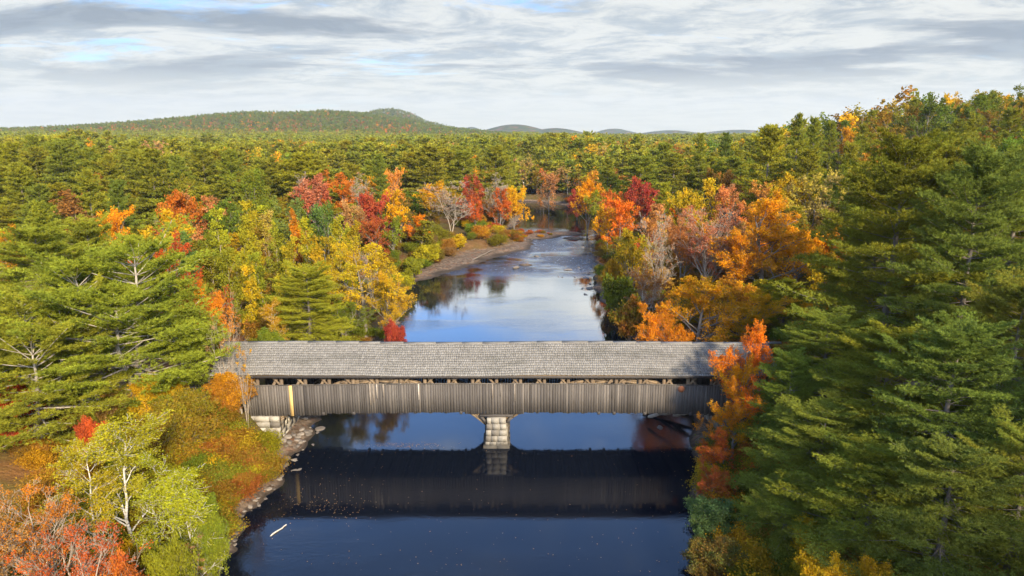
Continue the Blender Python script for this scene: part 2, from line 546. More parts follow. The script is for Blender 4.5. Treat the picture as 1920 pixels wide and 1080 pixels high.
t.l.new(b.outputs[0], p.inputs["Normal"])
t.l.new(p.outputs[0], o.inputs[0])
WATER = m
wx = [-130, 60]
wy = [-90, 262]
wme = mesh_np("river", [(wx[0], wy[0], 0), (wx[1], wy[0], 0), (wx[1], wy[1], 0), (wx[0], wy[1], 0)], [[[0, 1, 2, 3]]], [WATER])
tag(link("river", wme), kind="structure")

# dirt road leading off the bridge
def road_strip(x0, x1, name):
    xs = np.linspace(x0, x1, 40)
    V, Q = [], []
    for i, x in enumerate(xs):
        for yy in (50.6, 51.6, 52.4, 53.2, 54.2):
            V.append((x, yy, gz(x, yy) + 0.05))
    for i in range(len(xs) - 1):
        for j in range(4):
            a = i * 5 + j
            Q.append((a, a + 5, a + 6, a + 1))
    return mesh_np(name, V, [Q], [ROADM])
ROADM, t, o = new_mat("gravel_road")
pos = t.node("ShaderNodeNewGeometry").outputs["Position"]
p = t.node("ShaderNodeBsdfPrincipled", in_Roughness=0.95)
t.l.new(t.mix(t.noise(pos, 2.5, 6, 0.7), (0.16, 0.12, 0.085), (0.34, 0.28, 0.21)), p.inputs["Base Color"])
t.l.new(p.outputs[0], o.inputs[0])
tag(link("road", road_strip(-21.2, -60, "road")), kind="structure")
tag(link("road", road_strip(18.6, 50, "road")), kind="structure")

# ------------------------------------------------------------------ covered bridge
rng = np.random.default_rng(5)
BX0, BX1 = -21.0, 18.4          # siding
RX0, RX1 = -23.2, 20.6          # roof
YF, YB = 50.0, 54.8
YM = (YF + YB) / 2
zb, zt = z_at(775.5, YF), z_at(720.5, YF)
YE = YF - 0.55
ze, zr = z_at(704.5, YE), z_at(642, YM)
XC = (BX0 + BX1) / 2
def camber(x):
    return 0.2 * (1 - ((x - XC) / 20.0) ** 2) - 0.1
bridge = empty("covered_bridge", (XC, YM, 0))
tag(bridge, "long weathered grey covered bridge with a shingled roof spanning the dark river", "bridge")
bridge_inv = (-XC, -YM, 0)
def bpart(mb, name, mat):
    ob = mb.build(name, mat, bridge)
    ob.location = bridge_inv
    return ob
# shingles in overlapping courses
def slope_mesh(sign):
    mb = MB()
    ye = YM + sign * (YM - YE)
    run = abs(YM - ye)
    rise = zr - ze
    L = math.hypot(run, rise)
    u = np.array([0, -sign * run / L, rise / L])        # up the slope
    nrm = np.array([0, sign * rise / L, run / L])
    ncr = 14
    exp = L / ncr
    for i in range(ncr):
        x = RX0 + (0.07 if i % 2 else 0)
        sag = 0
        ct = rng.uniform(-0.10, 0.10)
        while x < RX1:
            wdt = rng.uniform(0.09, 0.2)
            x2 = min(x + wdt, RX1)
            if x2 - x > 0.03:
                a = np.array([0, ye, ze]) + u * (i * exp + rng.uniform(-0.02, 0.02))
                top = np.array([0, ye, ze]) + u * ((i + 1) * exp + 0.05)
                th = 0.05 + rng.uniform(0, 0.018)
                e = np.array([1.0, 0, 0])
                if rng.random() < 0.0:
                    x = x2
                    continue
                dz_ = np.array([0, 0, 0.05 * math.sin((x - RX0) * 0.28) + 0.02 * math.sin(x * 0.9)])
                p0, p1 = a + e * x + dz_, a + e * (x2 - 0.008) + dz_
                q0, q1 = top + e * x + dz_, top + e * (x2 - 0.008) + dz_
                mb.hexa([p0, p1, q1, q0, p0 + nrm * th, p1 + nrm * th, q1 + nrm * 0.012, q0 + nrm * 0.012],
                        float(np.clip(rng.normal(0.52 + ct, 0.11), 0, 1)))
            x = x2
    return mb
roof = bpart(slope_mesh(-1), "roof", SHINGLE)
roof2 = bpart(slope_mesh(1), "roof", SHINGLE)
mb = MB()
x = RX0 - 0.02
while x < RX1:
    d = 0.05 * math.sin((x - RX0) * 0.28)
    ln = rng.uniform(1.6, 2.6)
    j = rng.uniform(0, .012)
    for s in (-1, 1):
        mb.hexa([(x, YM, zr + 0.05 + d), (x + ln - .01, YM, zr + 0.05 + d), (x + ln - .01, YM + s * .17, zr - 0.05 + d), (x, YM + s * .17, zr - 0.05 + d),
                 (x, YM, zr + 0.09 + d + j), (x + ln - .01, YM, zr + 0.09 + d + j), (x + ln - .01, YM + s * .18, zr - 0.015 + d + j), (x, YM + s * .18, zr - 0.015 + d + j)], rng.uniform(.3, .6))
    x += ln
rc = mb.build("ridge_cap", SHINGLE, roof)
# boarding under the shingles
mb = MB()
for s in (-1, 1):
    ye = YM + s * (YM - YE)
    nb_ = 12
    for i in range(nb_):
        f0, f1 = i / nb_, (i + 0.93) / nb_
        ya, yb_ = ye + (YM - ye) * f0, ye + (YM - ye) * f1
        za, zb_ = ze + (zr - ze) * f0 - 0.12, ze + (zr - ze) * f1 - 0.12
        mb.hexa([(RX0 + .1, ya, za), (RX1 - .1, ya, za), (RX1 - .1, yb_, zb_), (RX0 + .1, yb_, zb_),
                 (RX0 + .1, ya, za + .04), (RX1 - .1, ya, za + .04), (RX1 - .1, yb_, zb_ + .04), (RX0 + .1, yb_, zb_ + .04)], rng.uniform(.2, .8))
bpart(mb, "roof_deck", TIMBER)
mb = MB()
for s in (-1, 1):
    ye = YM + s * (YM - YE)
    mb.box(RX0 + .1, RX1 - .1, ye - 0.03, ye + 0.03, ze - 0.2, ze - 0.03, .2)
bpart(mb, "fascia", BOARD)
# siding boards
def siding(y, sgn, light):
    mb = MB()
    x = BX0
    pt = 0.5
    while x < BX1:
        wd = rng.uniform(0.15, 0.26)
        x2 = min(x + wd, BX1)
        cz = camber((x + x2) / 2)
        pt = 0.55 * pt + 0.45 * rng.uniform(0.2, 0.8)
        tone = float(np.clip(rng.normal(pt, 0.11) - (0.10 if abs(x + 1.4) < 2 else 0), 0.0, 0.95))
        drop = rng.uniform(-0.03, 0.05) + (0.12 if abs((x + x2) / 2 + 1.36) < 2.3 else 0) + (0.13 if x < BX0 + 6.3 or x > BX1 - 3 else 0)
        yo = y + sgn * rng.uniform(0.0, 0.022)
        if not (light and any(abs((x + x2) / 2 - q) < 0.11 for q in NEWX)):
            mb.box(x + 0.006, x2 - 0.006, min(yo, yo - sgn * .03), max(yo, yo - sgn * .03), zb + cz - drop, zt + cz + rng.uniform(-0.015, 0.015), tone)
        else:
            GOLD.append((x, x2, yo, cz))
        if light and rng.random() < 0.05:      # battens and paler streak boards
            h2 = rng.uniform(0.4, 1.0) * (zt - zb)
            mb.box(x + 0.03, x + 0.09, yo - .035, yo - .005, zt + cz - h2, zt + cz - 0.01, min(1, tone + .18))
        x = x2
    # trim along the top
    xs = np.linspace(BX0, BX1, 15)
    for a, b_ in zip(xs[:-1], xs[1:]):
        mb.beam((a, y + sgn * 0.045, zt + camber(a) - 0.03), (b_, y + sgn * 0.045, zt + camber(b_) - 0.03), 0.03, 0.07, rng.uniform(.5, .8))
    return mb
NEWX = [x_at(547, YF, 4.0)]
GOLD = []
bpart(siding(YF, -1, True), "siding", BOARD)
bpart(siding(YB, 1, False), "siding", BOARD)
for (xa, xb, yo, cz) in GOLD[:1]:
    mb = MB()
    mb.box(xa + .006, xb + .02, yo - .04, yo - .004, zb + cz - .16, zt + cz - .01, 0.5)
    tag(bpart(mb, "siding_board", NEWWOOD), "fresh golden board among the grey ones")
for px_, hgt_, tn in ((694, 0.72, .2), (700, 0.65, .1), (707, .5, .4), (719, .45, .15), (785, .55, .6), (965, .6, .15), (923, .5, .1)):
    mb = MB()
    xx = x_at(px_, YF, 4.5)
    mb.box(xx - .05, xx + .05, YF - .075, YF - .045, zt + camber(xx) - hgt_ * (zt - zb), zt + camber(xx) - .02, tn)
    bpart(mb, "batten", DRIFT)
# trusses
NP = 21
pxs = np.linspace(BX0 + 1.2, BX1 - 1.0, NP)
spans = [(-18.8, -2.0), (-0.8, 17.0)]
for y, sg in ((YF + 0.17, 1), (YB - 0.17, -1)):
    for i, x in enumerate(pxs):
        mb = MB()
        mb.box(x - .12, x + .12, y - .11, y + .11, zb + 0.4, ze - 0.14, rng.uniform(.35, .8))
        bpart(mb, "truss_post", TIMBER)
        lo_hi = -1 if (x < -10 or (-1.4 < x < 7.5)) else 1
        if i < NP - 1:
            xa, xb = x + .15, pxs[i + 1] - .15
            if lo_hi > 0:
                xa, xb = xb, xa
            mb = MB()
            mb.beam((xa, y, zb + 0.6), (xb, y, ze - 0.2), 0.16, 0.2, rng.uniform(.3, .8))
            bpart(mb, "diagonal_brace", TIMBER)
        mb = MB()
        mb.beam((x, y - .07 * sg, zt - 0.2), (x + 0.85 * lo_hi, y - .07 * sg, ze - 0.16), .13, .15, rng.uniform(.5, 1))
        bpart(mb, "knee_brace", TIMBER)
    for (xa, xb) in spans:                       # laminated arch of each span
        mb = MB()
        n = 22
        for side in (.17 * sg, .42 * sg):
            for k in range(n):
                t0, t1 = k / n, (k + 1) / n
                f = lambda q: (xa + (xb - xa) * q, y + side, 1.75 + (ze - 0.62 - 1.75) * (1 - (2 * q - 1) ** 2))
                for q in range(3):
                    a, b_ = np.array(f(t0)), np.array(f(t1))
                    off = np.array([0, 0, (q - 1) * .17])
                    mb.beam(a + off, b_ + off, 0.11, 0.155, rng.uniform(.5, 1))
        bpart(mb, "arch", TIMBER)
    mb = MB()
    mb.box(BX0, BX1, y - .13, y + .13, ze - 0.14, ze + 0.06, .45)
    bpart(mb, "top_plate", TIMBER)
    mb = MB()
    mb.box(BX0, BX1, y - .14, y + .14, zb + 0.12, zb + 0.42, .3)
    bpart(mb, "bottom_chord", TIMBER)
for i in range(NP):
    mb = MB()
    mb.box(pxs[i] - .1, pxs[i] + .1, YF + .42, YB - .42, ze - 0.13, ze + .05, rng.uniform(.2, .6))
    bpart(mb, "tie_beam", TIMBER)
mb = MB()
x = BX0
while x < BX1 - .2:
    mb.box(x, x + .23, YF + .14, YB - .14, zb + .44, zb + .52, rng.uniform(.1, .6))
    x += .24
bpart(mb, "deck", TIMBER)
mb = MB()
for x in np.arange(BX0 + 2.6, BX1 - 1, 1.2):
    pj = .1 if rng.random() < .3 else -.08
    mb.box(x - .11, x + .11, YF - pj, YB + pj, zb + .02 + camber(x) - .13, zb + .11 + camber(x), .2)
bpart(mb, "floor_joist_framing", BOARD)
# portals
for x, sg in ((BX0 - 1.6, -1), (BX1 + 1.6, 1)):
    mb = MB()
    yy = YF + .02
    while yy < YB:
        y2 = min(yy + .2, YB)
        top = zr - 0.2 - abs((yy + y2) / 2 - YM) * (zr - ze) / (YM - YE)
        lo = 3.4 if (yy < YF + .55 or yy > YB - .75) else 6.05
        if top > lo + .05:
            mb.box(x - .03, x + .03, yy + .004, y2 - .004, lo, top, rng.uniform(.2, .8))
        yy = y2
    bpart(mb, "portal", BOARD)
    for y in (YF + .2, YB - .2):
        mb = MB()
        x0, x1 = sorted((x, BX0 if sg < 0 else BX1))
        mb.box(x0 + .04, x1 - .01, y - .1, y + .1, ze - .15, ze + .05, .5)
        bpart(mb, "portal_beam", TIMBER)
# round rusty plate on the boards
n = 24
xx, zz = x_at(1277, YF, 4.9), z_at(729, YF)
V = [(xx, YF - .09, zz)] + [(xx + .26 * math.cos(a), YF - .09, zz + .26 * math.sin(a)) for a in np.linspace(0, 2 * math.pi, n, endpoint=False)]
V += [(v_[0], YF - .05, v_[2]) for v_ in V[1:]]
T = [(0, 1 + (i + 1) % n, 1 + i) for i in range(n)]
Q = [(1 + i, 1 + (i + 1) % n, n + 1 + (i + 1) % n, n + 1 + i) for i in range(n)]
ob = link("plate", mesh_np("plate", V, [T, Q], [RUST], attrs={"tone": np.full(len(V), .6)}), bridge, bridge_inv)
ob["label"] = "round rusty red plate near the shaded end"

def stone_stack(x0, x1, y0, y1, z0, z1, nc, batter=0.0, wmin=.5, wmax=1.1, jit=.02, base=.55, var=.2):
    """courses of squared blocks"""
    mb = MB()
    ch = (z1 - z0) / nc
    for i in range(nc):
        b_ = batter * (1 - i / nc)
        xa, xb, ya, yb_ = x0 - b_, x1 + b_, y0 - b_, y1 + b_
        za, zc = z0 + i * ch, z0 + (i + 1) * ch - .025
        dep = .5
        mb.box(xa + .1, xb - .1, ya + .1, yb_ - .1, za, zc + .025, .1)
        for (fa, fb, ax) in ((xa, xb, 0), (xa, xb, 1), (ya + dep, yb_ - dep, 2), (ya + dep, yb_ - dep, 3)):
            q = fa
            while q < fb - .05:
                q2 = min(q + rng.uniform(wmin, wmax), fb)
                if fb - q2 < .3:
                    q2 = fb
                j = rng.uniform(-jit, jit)
                tn = float(np.clip(rng.normal(base, var), 0, 1))
                if ax == 0:
                    mb.box(q + .012, q2 - .012, ya + j, ya + dep, za, zc, tn)
                elif ax == 1:
                    mb.box(q + .012, q2 - .012, yb_ - dep, yb_ + j, za, zc, tn)
                elif ax == 2:
                    mb.box(xa + j, xa + min(dep, (xb - xa) * .4), q + .012, q2 - .012, za, zc, tn)
                else:
                    mb.box(xb - min(dep, (xb - xa) * .4), xb + j, q + .012, q2 - .012, za, zc, tn)
                q = q2
    return mb
PX = x_at(931, YF, 1.2)
pier = empty("stone_pier", (PX, YM, 0))
tag(pier, "block stone pier standing in the river under the middle of the covered bridge", "bridge pier")
ob = stone_stack(PX - .72, PX + .72, YF - .25, YB + .25, -1.0, zb - 0.28, 7, .22, .35, .75, .04, .34, .3).build("shaft", STONE, pier)
ob.location = (-PX, -YM, 0)
ob = stone_stack(PX - 1.02, PX + 1.02, YF - .55, YB + .55, -1.2, 0.22, 2, .05, .8, 1.3, .04, .2, .2).build("footing", STONE, pier)
ob.location = (-PX, -YM, 0)
mb = MB()
for y in (YF + .1, YF + 1.6, YB - 1.6, YB - .1):
    mb.box(PX - 1.3, PX + 1.3, y - .15, y + .15, zb - .26, zb - .1, .3)
ob = mb.build("bolster", BOARD, pier)
ob.location = (-PX, -YM, 0)
for s, y in ((-1, YF + .1), (1, YF + .1), (-1, YB - .1), (1, YB - .1)):
    mb = MB()
    if True:
        mb.beam((PX + s * .8, y, zb - .8), (PX + s * 1.2, y, zb - .28), .16, .2, .35)
    ob = mb.build("strut", BOARD, pier)
    ob.location = (-PX, -YM, 0)

ab = empty("stone_abutment", (-20.2, YM, 0))
tag(ab, "sunlit pale granite abutment carrying the bridge end by the shrubby bank", "abutment")
ob = stone_stack(-22.4, -18.3, YF - .15, YB + .3, 0.2, zb - .2, 5, .12, .7, 1.6, .03, .45, .25).build("block_wall", STONE, ab)
ob.location = (20.2, -YM, 0)
ob = stone_stack(-23.4, -20.9, YF - .55, YF - .18, 0.8, 3.35, 4, .05, .7, 1.4, .03).build("wing_wall", STONE, ab)
ob.location = (20.2, -YM, 0)
ab2 = empty("stone_abutment", (18.6, YM, 0))
tag(ab2, "shaded stone abutment at the bridge end behind the orange maple", "abutment")
ob = stone_stack(16.6, 20.6, YF - .15, YB + .3, -0.3, zb - .2, 5, .12, .7, 1.6, .03).build("block_wall", STONE, ab2)
ob.location = (-18.6, -YM, 0)
mb = stone_stack(-29.5, -23.6, YF - .6, YF - .05, gz(-27, 49) - .4, 3.75, 3, .03, .6, 1.5, .04)
tag(mb.build("stone_wall", STONE), "low pale stone wall beside the road leading onto the bridge", "stone wall")

# ------------------------------------------------------------------ plant meshes
def tubes(P, R, k):
    """P (N,S,3), R (N,S) -> verts, quads"""
    N, Sg = P.shape[:2]
    T = np.gradient(P, axis=1)
    T = norm(T)
    ref = np.where(np.abs(T[..., 2:3]) > .9, np.array([1.0, 0, 0]), np.array([0, 0, 1.0]))
    A = norm(np.cross(T, ref))
    B = np.cross(T, A)
    th = np.arange(k) * 2 * np.pi / k
    V = P[:, :, None] + R[:, :, None, None] * (A[:, :, None] * np.cos(th)[:, None] + B[:, :, None] * np.sin(th)[:, None])
    ids = np.arange(N * Sg * k).reshape(N, Sg, k)
    a, b_ = ids[:, :-1], ids[:, 1:]
    Q = np.stack([a, np.roll(a, -1, 2), np.roll(b_, -1, 2), b_], -1).reshape(-1, 4)
    return V.reshape(-1, 3), Q

class Geo:
    def __init__(self):
        self.V, self.F, self.n = [], [], 0
    def add(self, V, Fc):
        self.V.append(V)
        self.F.append(np.asarray(Fc) + self.n)
        self.n += len(V)

def blades(r, P, D, k, ln, wd, up=.35, spread=.8, mixv=None, val=None):
    """k narrow triangles at each point, roughly along D"""
    N = len(P)
    Pk = np.repeat(P, k, 0)
    d = norm(np.repeat(D, k, 0) * .8 + r.normal(0, spread, (N * k, 3)) * .6 + np.array([0, 0, up]))
    sd = norm(np.cross(d, r.normal(0, 1, (N * k, 3))))
    L = ln * r.uniform(.6, 1.25, (N * k, 1))
    W = wd * r.uniform(.7, 1.3, (N * k, 1))
    V = np.stack([Pk - sd * W / 2 + d * L * .1, Pk + sd * W / 2 + d * L * .1, Pk + d * L], 1).reshape(-1, 3)
    Fc = np.arange(N * k * 3).reshape(-1, 3)
    mv = np.repeat(np.repeat(mixv, k), 3)
    vv = np.repeat(np.repeat(val, k) * r.uniform(.8, 1.2, N * k), 3)
    return V, Fc, mv, vv

def leaves(r, P, size, up=.6, mixv=None, val=None, asp=.75):
    N = len(P)
    nrm = norm(r.normal(0, 1, (N, 3)) + np.array([0, 0, up]))
    a = norm(np.cross(nrm, r.normal(0, 1, (N, 3))))
    b_ = np.cross(nrm, a)
    s = size * r.uniform(.6, 1.3, (N, 1))
    fold = nrm * s * .12
    V = np.stack([P - a * s * .5 + fold, P - b_ * s * .5 * asp, P + a * s * .5 + fold, P + b_ * s * .5 * asp], 1).reshape(-1, 3)
    return V, np.arange(N * 4).reshape(-1, 4), np.repeat(mixv, 4), np.repeat(val * r.uniform(.82, 1.18, N), 4)

def pine(seed, Ht=18.0, W=8.0, base=.25, lod=0, leaders=1, sparse=1.0, taper=.75, droop=.0, tin=.12, jag=.1):
    """white pine: whorled flat boughs of needle tufts. lod 0 near .. 3 tiny. returns (trunk mesh data, crown mesh data)"""
    r = np.random.default_rng(seed)
    wood = Geo()
    stems = []
    sN = 14
    if leaders == 1:
        zz = np.linspace(0, 1, sN)
        P = np.stack([np.cumsum(r.normal(0, .045, sN)) * zz, np.cumsum(r.normal(0, .045, sN)) * zz, zz * Ht], 1)
        R = (.02 + .26 * (1 - zz) ** .8) * Ht / 18
        stems.append((P, R, base))
        V, Q = tubes(P[None], R[None], 8 if lod == 0 else (5 if lod == 1 else 3))
        wood.add(V, Q)
    else:
        zz = np.linspace(0, 1, 5)
        P0 = np.stack([zz * 0, zz * 0, zz * Ht * .14], 1)
        V, Q = tubes(P0[None], (np.full(5, .42) * Ht / 18)[None], 8)
        wood.add(V, Q)
        for i in range(leaders):
            a = 2 * np.pi * i / leaders + r.uniform(-.4, .4)
            out_ = r.uniform(.10, .26) * W if i else .03 * W
            top = Ht * (r.uniform(.72, .95) if i else 1.0)
            zz = np.linspace(0, 1, sN)
            rad = out_ * (1 - (1 - zz) ** 2.2)
            P = np.stack([np.cos(a) * rad + np.cumsum(r.normal(0, .05, sN)), np.sin(a) * rad + np.cumsum(r.normal(0, .05, sN)), Ht * .12 + zz * (top - Ht * .12)], 1)
            R = (.02 + .22 * (1 - zz) ** .8) * Ht / 18
            stems.append((P, R, base))
            V, Q = tubes(P[None], R[None], 7)
            wood.add(V, Q)
    nwh = {0: 22, 1: 17, 2: 10, 3: 6}[lod]
    nbr = {0: 6, 1: 5, 2: 5, 3: 4}[lod]
    if leaders > 1:
        nwh, nbr = 15, 5
    BP, BR, BL, BT = [], [], [], []
    for (P, R, c0) in stems:
        zs = P[:, 2]
        top = zs[-1]
        lo = Ht * c0
        for i in range(nwh):
            tt = i / (nwh - 1)
            z = lo + (top - lo) * (tt ** .92) * .985
            c_ = np.array([np.interp(z, zs, P[:, 0]), np.interp(z, zs, P[:, 1]), z])
            f = (z - lo) / (top - lo)
            prof = ((1 - f) ** taper) * (.55 + .45 * min(1, f / .18 + .35)) + .05
            a0 = r.uniform(0, 6.28)
            wmul = r.uniform(.75, 1.15)
            for j in range(nbr):
                if r.random() > sparse + .5 * (f > .7):
                    continue
                a = a0 + 2 * np.pi * j / nbr + r.normal(0, .3)
                L = W / 2 * prof * wmul * r.uniform(.62, 1.18)
                if leaders > 1:
                    L *= .72
                el = (-.12 - droop + .75 * f ** 1.6) + r.normal(0, jag)
                q = np.linspace(0, 1, 6)
                hor = np.array([math.cos(a), math.sin(a), 0])
                side = np.array([-math.sin(a), math.cos(a), 0]) * r.normal(0, .14)
                path = c_ + np.outer(q * L, hor) + np.outer(q * q * L, side) + np.outer(q * L * math.tan(el) + .13 * L * q ** 2.2, [0, 0, 1])
                BP.append(path)
                BL.append(L)
                BT.append(f)
                BR.append((.012 + .05 * (1 - f) * (1 - q) ** .9) * Ht / 18 * (2.3 if leaders > 1 else 1))
    BP, BR, BL, BT = np.array(BP), np.array(BR), np.array(BL), np.array(BT)
    if lod <= 1:
        V, Q = tubes(BP, BR, 4 if lod == 0 else 3)
        wood.add(V, Q)
        nd = ({0: 30, 1: 2}[lod] if leaders == 1 else 10)             # dead stubs low on the trunk
        P, R, c0 = stems[0]
        q = np.linspace(0, 1, 4)
        for i in range(nd):
            z = r.uniform(.1, .75) * Ht
            a = r.uniform(0, 6.28)
            L = r.uniform(.6, 2.6)
            c_ = np.array([np.interp(z, P[:, 2], P[:, 0]), np.interp(z, P[:, 2], P[:, 1]), z])
            path = c_ + np.outer(q * L, [math.cos(a), math.sin(a), r.uniform(-.3, .2)]) + r.normal(0, .06, (4, 3)) * q[:, None]
            V, Q = tubes(path[None], ((.035 * (1 - q) + .008) * Ht / 18)[None], 3)
            wood.add(V, Q)
    # side twigs
    ntw = {0: 17, 1: 9, 2: 5, 3: 3}[lod]
    ntf = {0: 8, 1: 4, 2: 2, 3: 1}[lod]
    nbl = {0: 10, 1: 5, 2: 2, 3: 2}[lod]
    bl = {0: .23, 1: .48, 2: 1.1, 3: 2.2}[lod]
    bw = {0: .032, 1: .115, 2: .48, 3: 1.2}[lod]
    NB = len(BP)
    rep = lambda x_: np.repeat(x_, ntw, 0)
    tpos = (np.tile(np.linspace(tin, 1.0, ntw), NB) + r.uniform(-.05, .05, NB * ntw)).clip(.05, 1)
    fi = tpos * 5
    i0 = np.minimum(fi.astype(int), 4)
    fr = (fi - i0)[:, None]
    bidx = np.repeat(np.arange(NB), ntw)
    p0 = BP[bidx, i0] * (1 - fr) + BP[bidx, i0 + 1] * fr
    bd = norm(BP[bidx, i0 + 1] - BP[bidx, i0])
    lat = norm(np.cross(bd, [0, 0, 1.0]))
    sgn = np.where(np.arange(NB * ntw) % 2, 1.0, -1.0)[:, None] * r.uniform(.3, 1.2, (NB * ntw, 1))
    tl = (np.maximum(.30, BL[bidx] * .30) * (1.18 - .75 * tpos) * r.uniform(.6, 1.3, NB * ntw))[:, None]
    td = norm(bd * .75 + lat * sgn + np.stack([np.zeros(NB * ntw), np.zeros(NB * ntw), r.uniform(.0, .35, NB * ntw)], 1))
    q = (np.arange(ntf) + .5) / ntf
    TP = (p0[:, None] + td[:, None] * tl[:, None] * q[None, :, None] + r.normal(0, .035 if lod == 0 else .08, (NB * ntw, ntf, 3))).reshape(-1, 3)
    TD = np.repeat(td, ntf, 0)
    # hue varies by bough and by twig
    bm = r.beta(1.6, 2.2, NB)
    mv = np.clip(np.repeat(bm[bidx] * .6 + r.uniform(0, .45, NB * ntw), ntf), 0, 1)
    vv = np.repeat((.8 + .4 * r.random(NB))[bidx], ntf)
    if lod <= 2:
        # rounded cushions of needles towards the tips
        if lod == 0:
            kp = r.random(len(TP)) < .5
            TP, TD, mv, vv = TP[kp], TD[kp], mv[kp], vv[kp]
        npd = np.maximum(1, (BL * ({0: 1.9, 1: 1.3, 2: .9}[lod] if leaders == 1 else 1.1) + r.uniform(0, 1, NB)).astype(int))
        pb = np.repeat(np.arange(NB), npd)
        NPD = len(pb)
        tt = (1 - (1 - max(tin, .3)) * r.random(NPD) ** 1.35).clip(.05, 1)
        fi = tt * 5
        i0 = np.minimum(fi.astype(int), 4)
        fr = (fi - i0)[:, None]
        pc = BP[pb, i0] * (1 - fr) + BP[pb, i0 + 1] * fr
        bd = norm(BP[pb, i0 + 1] - BP[pb, i0])
        lat = norm(np.cross(bd, [0, 0, 1.0]))
        pr = r.uniform(.34, .66, (NPD, 1)) * Ht / 18 * (W / 9) ** .5 * (1 if leaders == 1 else 1.25)
        pc = pc + lat * r.normal(0, .24, (NPD, 1)) * BL[pb][:, None] * (1.15 - tt[:, None] * .6) + np.array([0, 0, 1.0]) * pr * .25
        nt = {0: 34, 1: 12, 2: 4}[lod]
        dr = norm(r.normal(0, 1, (NPD, nt, 3)) + np.array([0, 0, .55]))
        rad = r.uniform(.45, 1.0, (NPD, nt, 1))
        loc = bd[:, None] * (dr[..., 0:1] * 1.35) + lat[:, None] * dr[..., 1:2] * 1.05 + np.array([0, 0, 1.0]) * dr[..., 2:3] * .5
        TP2 = (pc[:, None] + loc * rad * pr[:, None]).reshape(-1, 3)
        TD2 = norm(loc + bd[:, None] * .5).reshape(-1, 3)
        mv2 = np.clip(np.repeat(bm[pb] * .55 + r.uniform(0, .5, NPD), nt), 0, 1)
        vv2 = np.repeat(.82 + .36 * r.random(NPD), nt)
        TP, TD, mv, vv = np.concatenate([TP, TP2]), np.concatenate([TD, TD2]), np.concatenate([mv, mv2]), np.concatenate([vv, vv2])
    V, Fc, mv, vv = blades(r, TP, TD, nbl, bl, bw, .42, .8, mv, vv)
    return wood, (V, Fc, mv, vv)

def grow(r, P, R, L, k, t0, ang_lo, ang_hi, ratio, up, S_=5, wig=.06, fall=.55):
    """children of the branches P (N,S,3)"""
    N, Sg = P.shape[:2]
    M = N * k
    bi = np.repeat(np.arange(N), k)
    t_ = (np.tile((np.arange(k) + .5) / k, N) + r.uniform(-.5, .5, M) / k)
    t_ = t0 + (1 - t0) * t_.clip(0, 1)
    fi = t_ * (Sg - 1)
    i0 = np.minimum(fi.astype(int), Sg - 2)
    fr = (fi - i0)[:, None]
    p0 = P[bi, i0] * (1 - fr) + P[bi, i0 + 1] * fr
    d = norm(P[bi, i0 + 1] - P[bi, i0])
    rr = R[bi, i0] * (1 - fr[:, 0]) + R[bi, i0 + 1] * fr[:, 0]
    pv = norm(np.cross(d, r.normal(0, 1, (M, 3))))
    th = r.uniform(ang_lo, ang_hi, M)[:, None]
    cd = norm(d * np.cos(th) + pv * np.sin(th) + np.array([0, 0, up]))
    cl = L[bi] * ratio * r.uniform(.65, 1.25, M) * (1 - fall * (t_ - t0) / (1 - t0 + 1e-6))
    q = np.linspace(0, 1, S_)
    path = p0[:, None] + cd[:, None] * (q[None, :, None] * cl[:, None, None])
    path = path + (np.array([0, 0, 1.0]) * .18 * up + r.normal(0, wig, (M, 1, 3))) * (q[None, :, None] ** 2) * cl[:, None, None]
    path = path + r.normal(0, wig * .4, (M, S_, 3)) * cl[:, None, None] * q[None, :, None]
    cr = (np.minimum(rr * .75, .6 * rr + .01))[:, None] * (1 - .78 * q[None])
    return path, cr, cl, bi

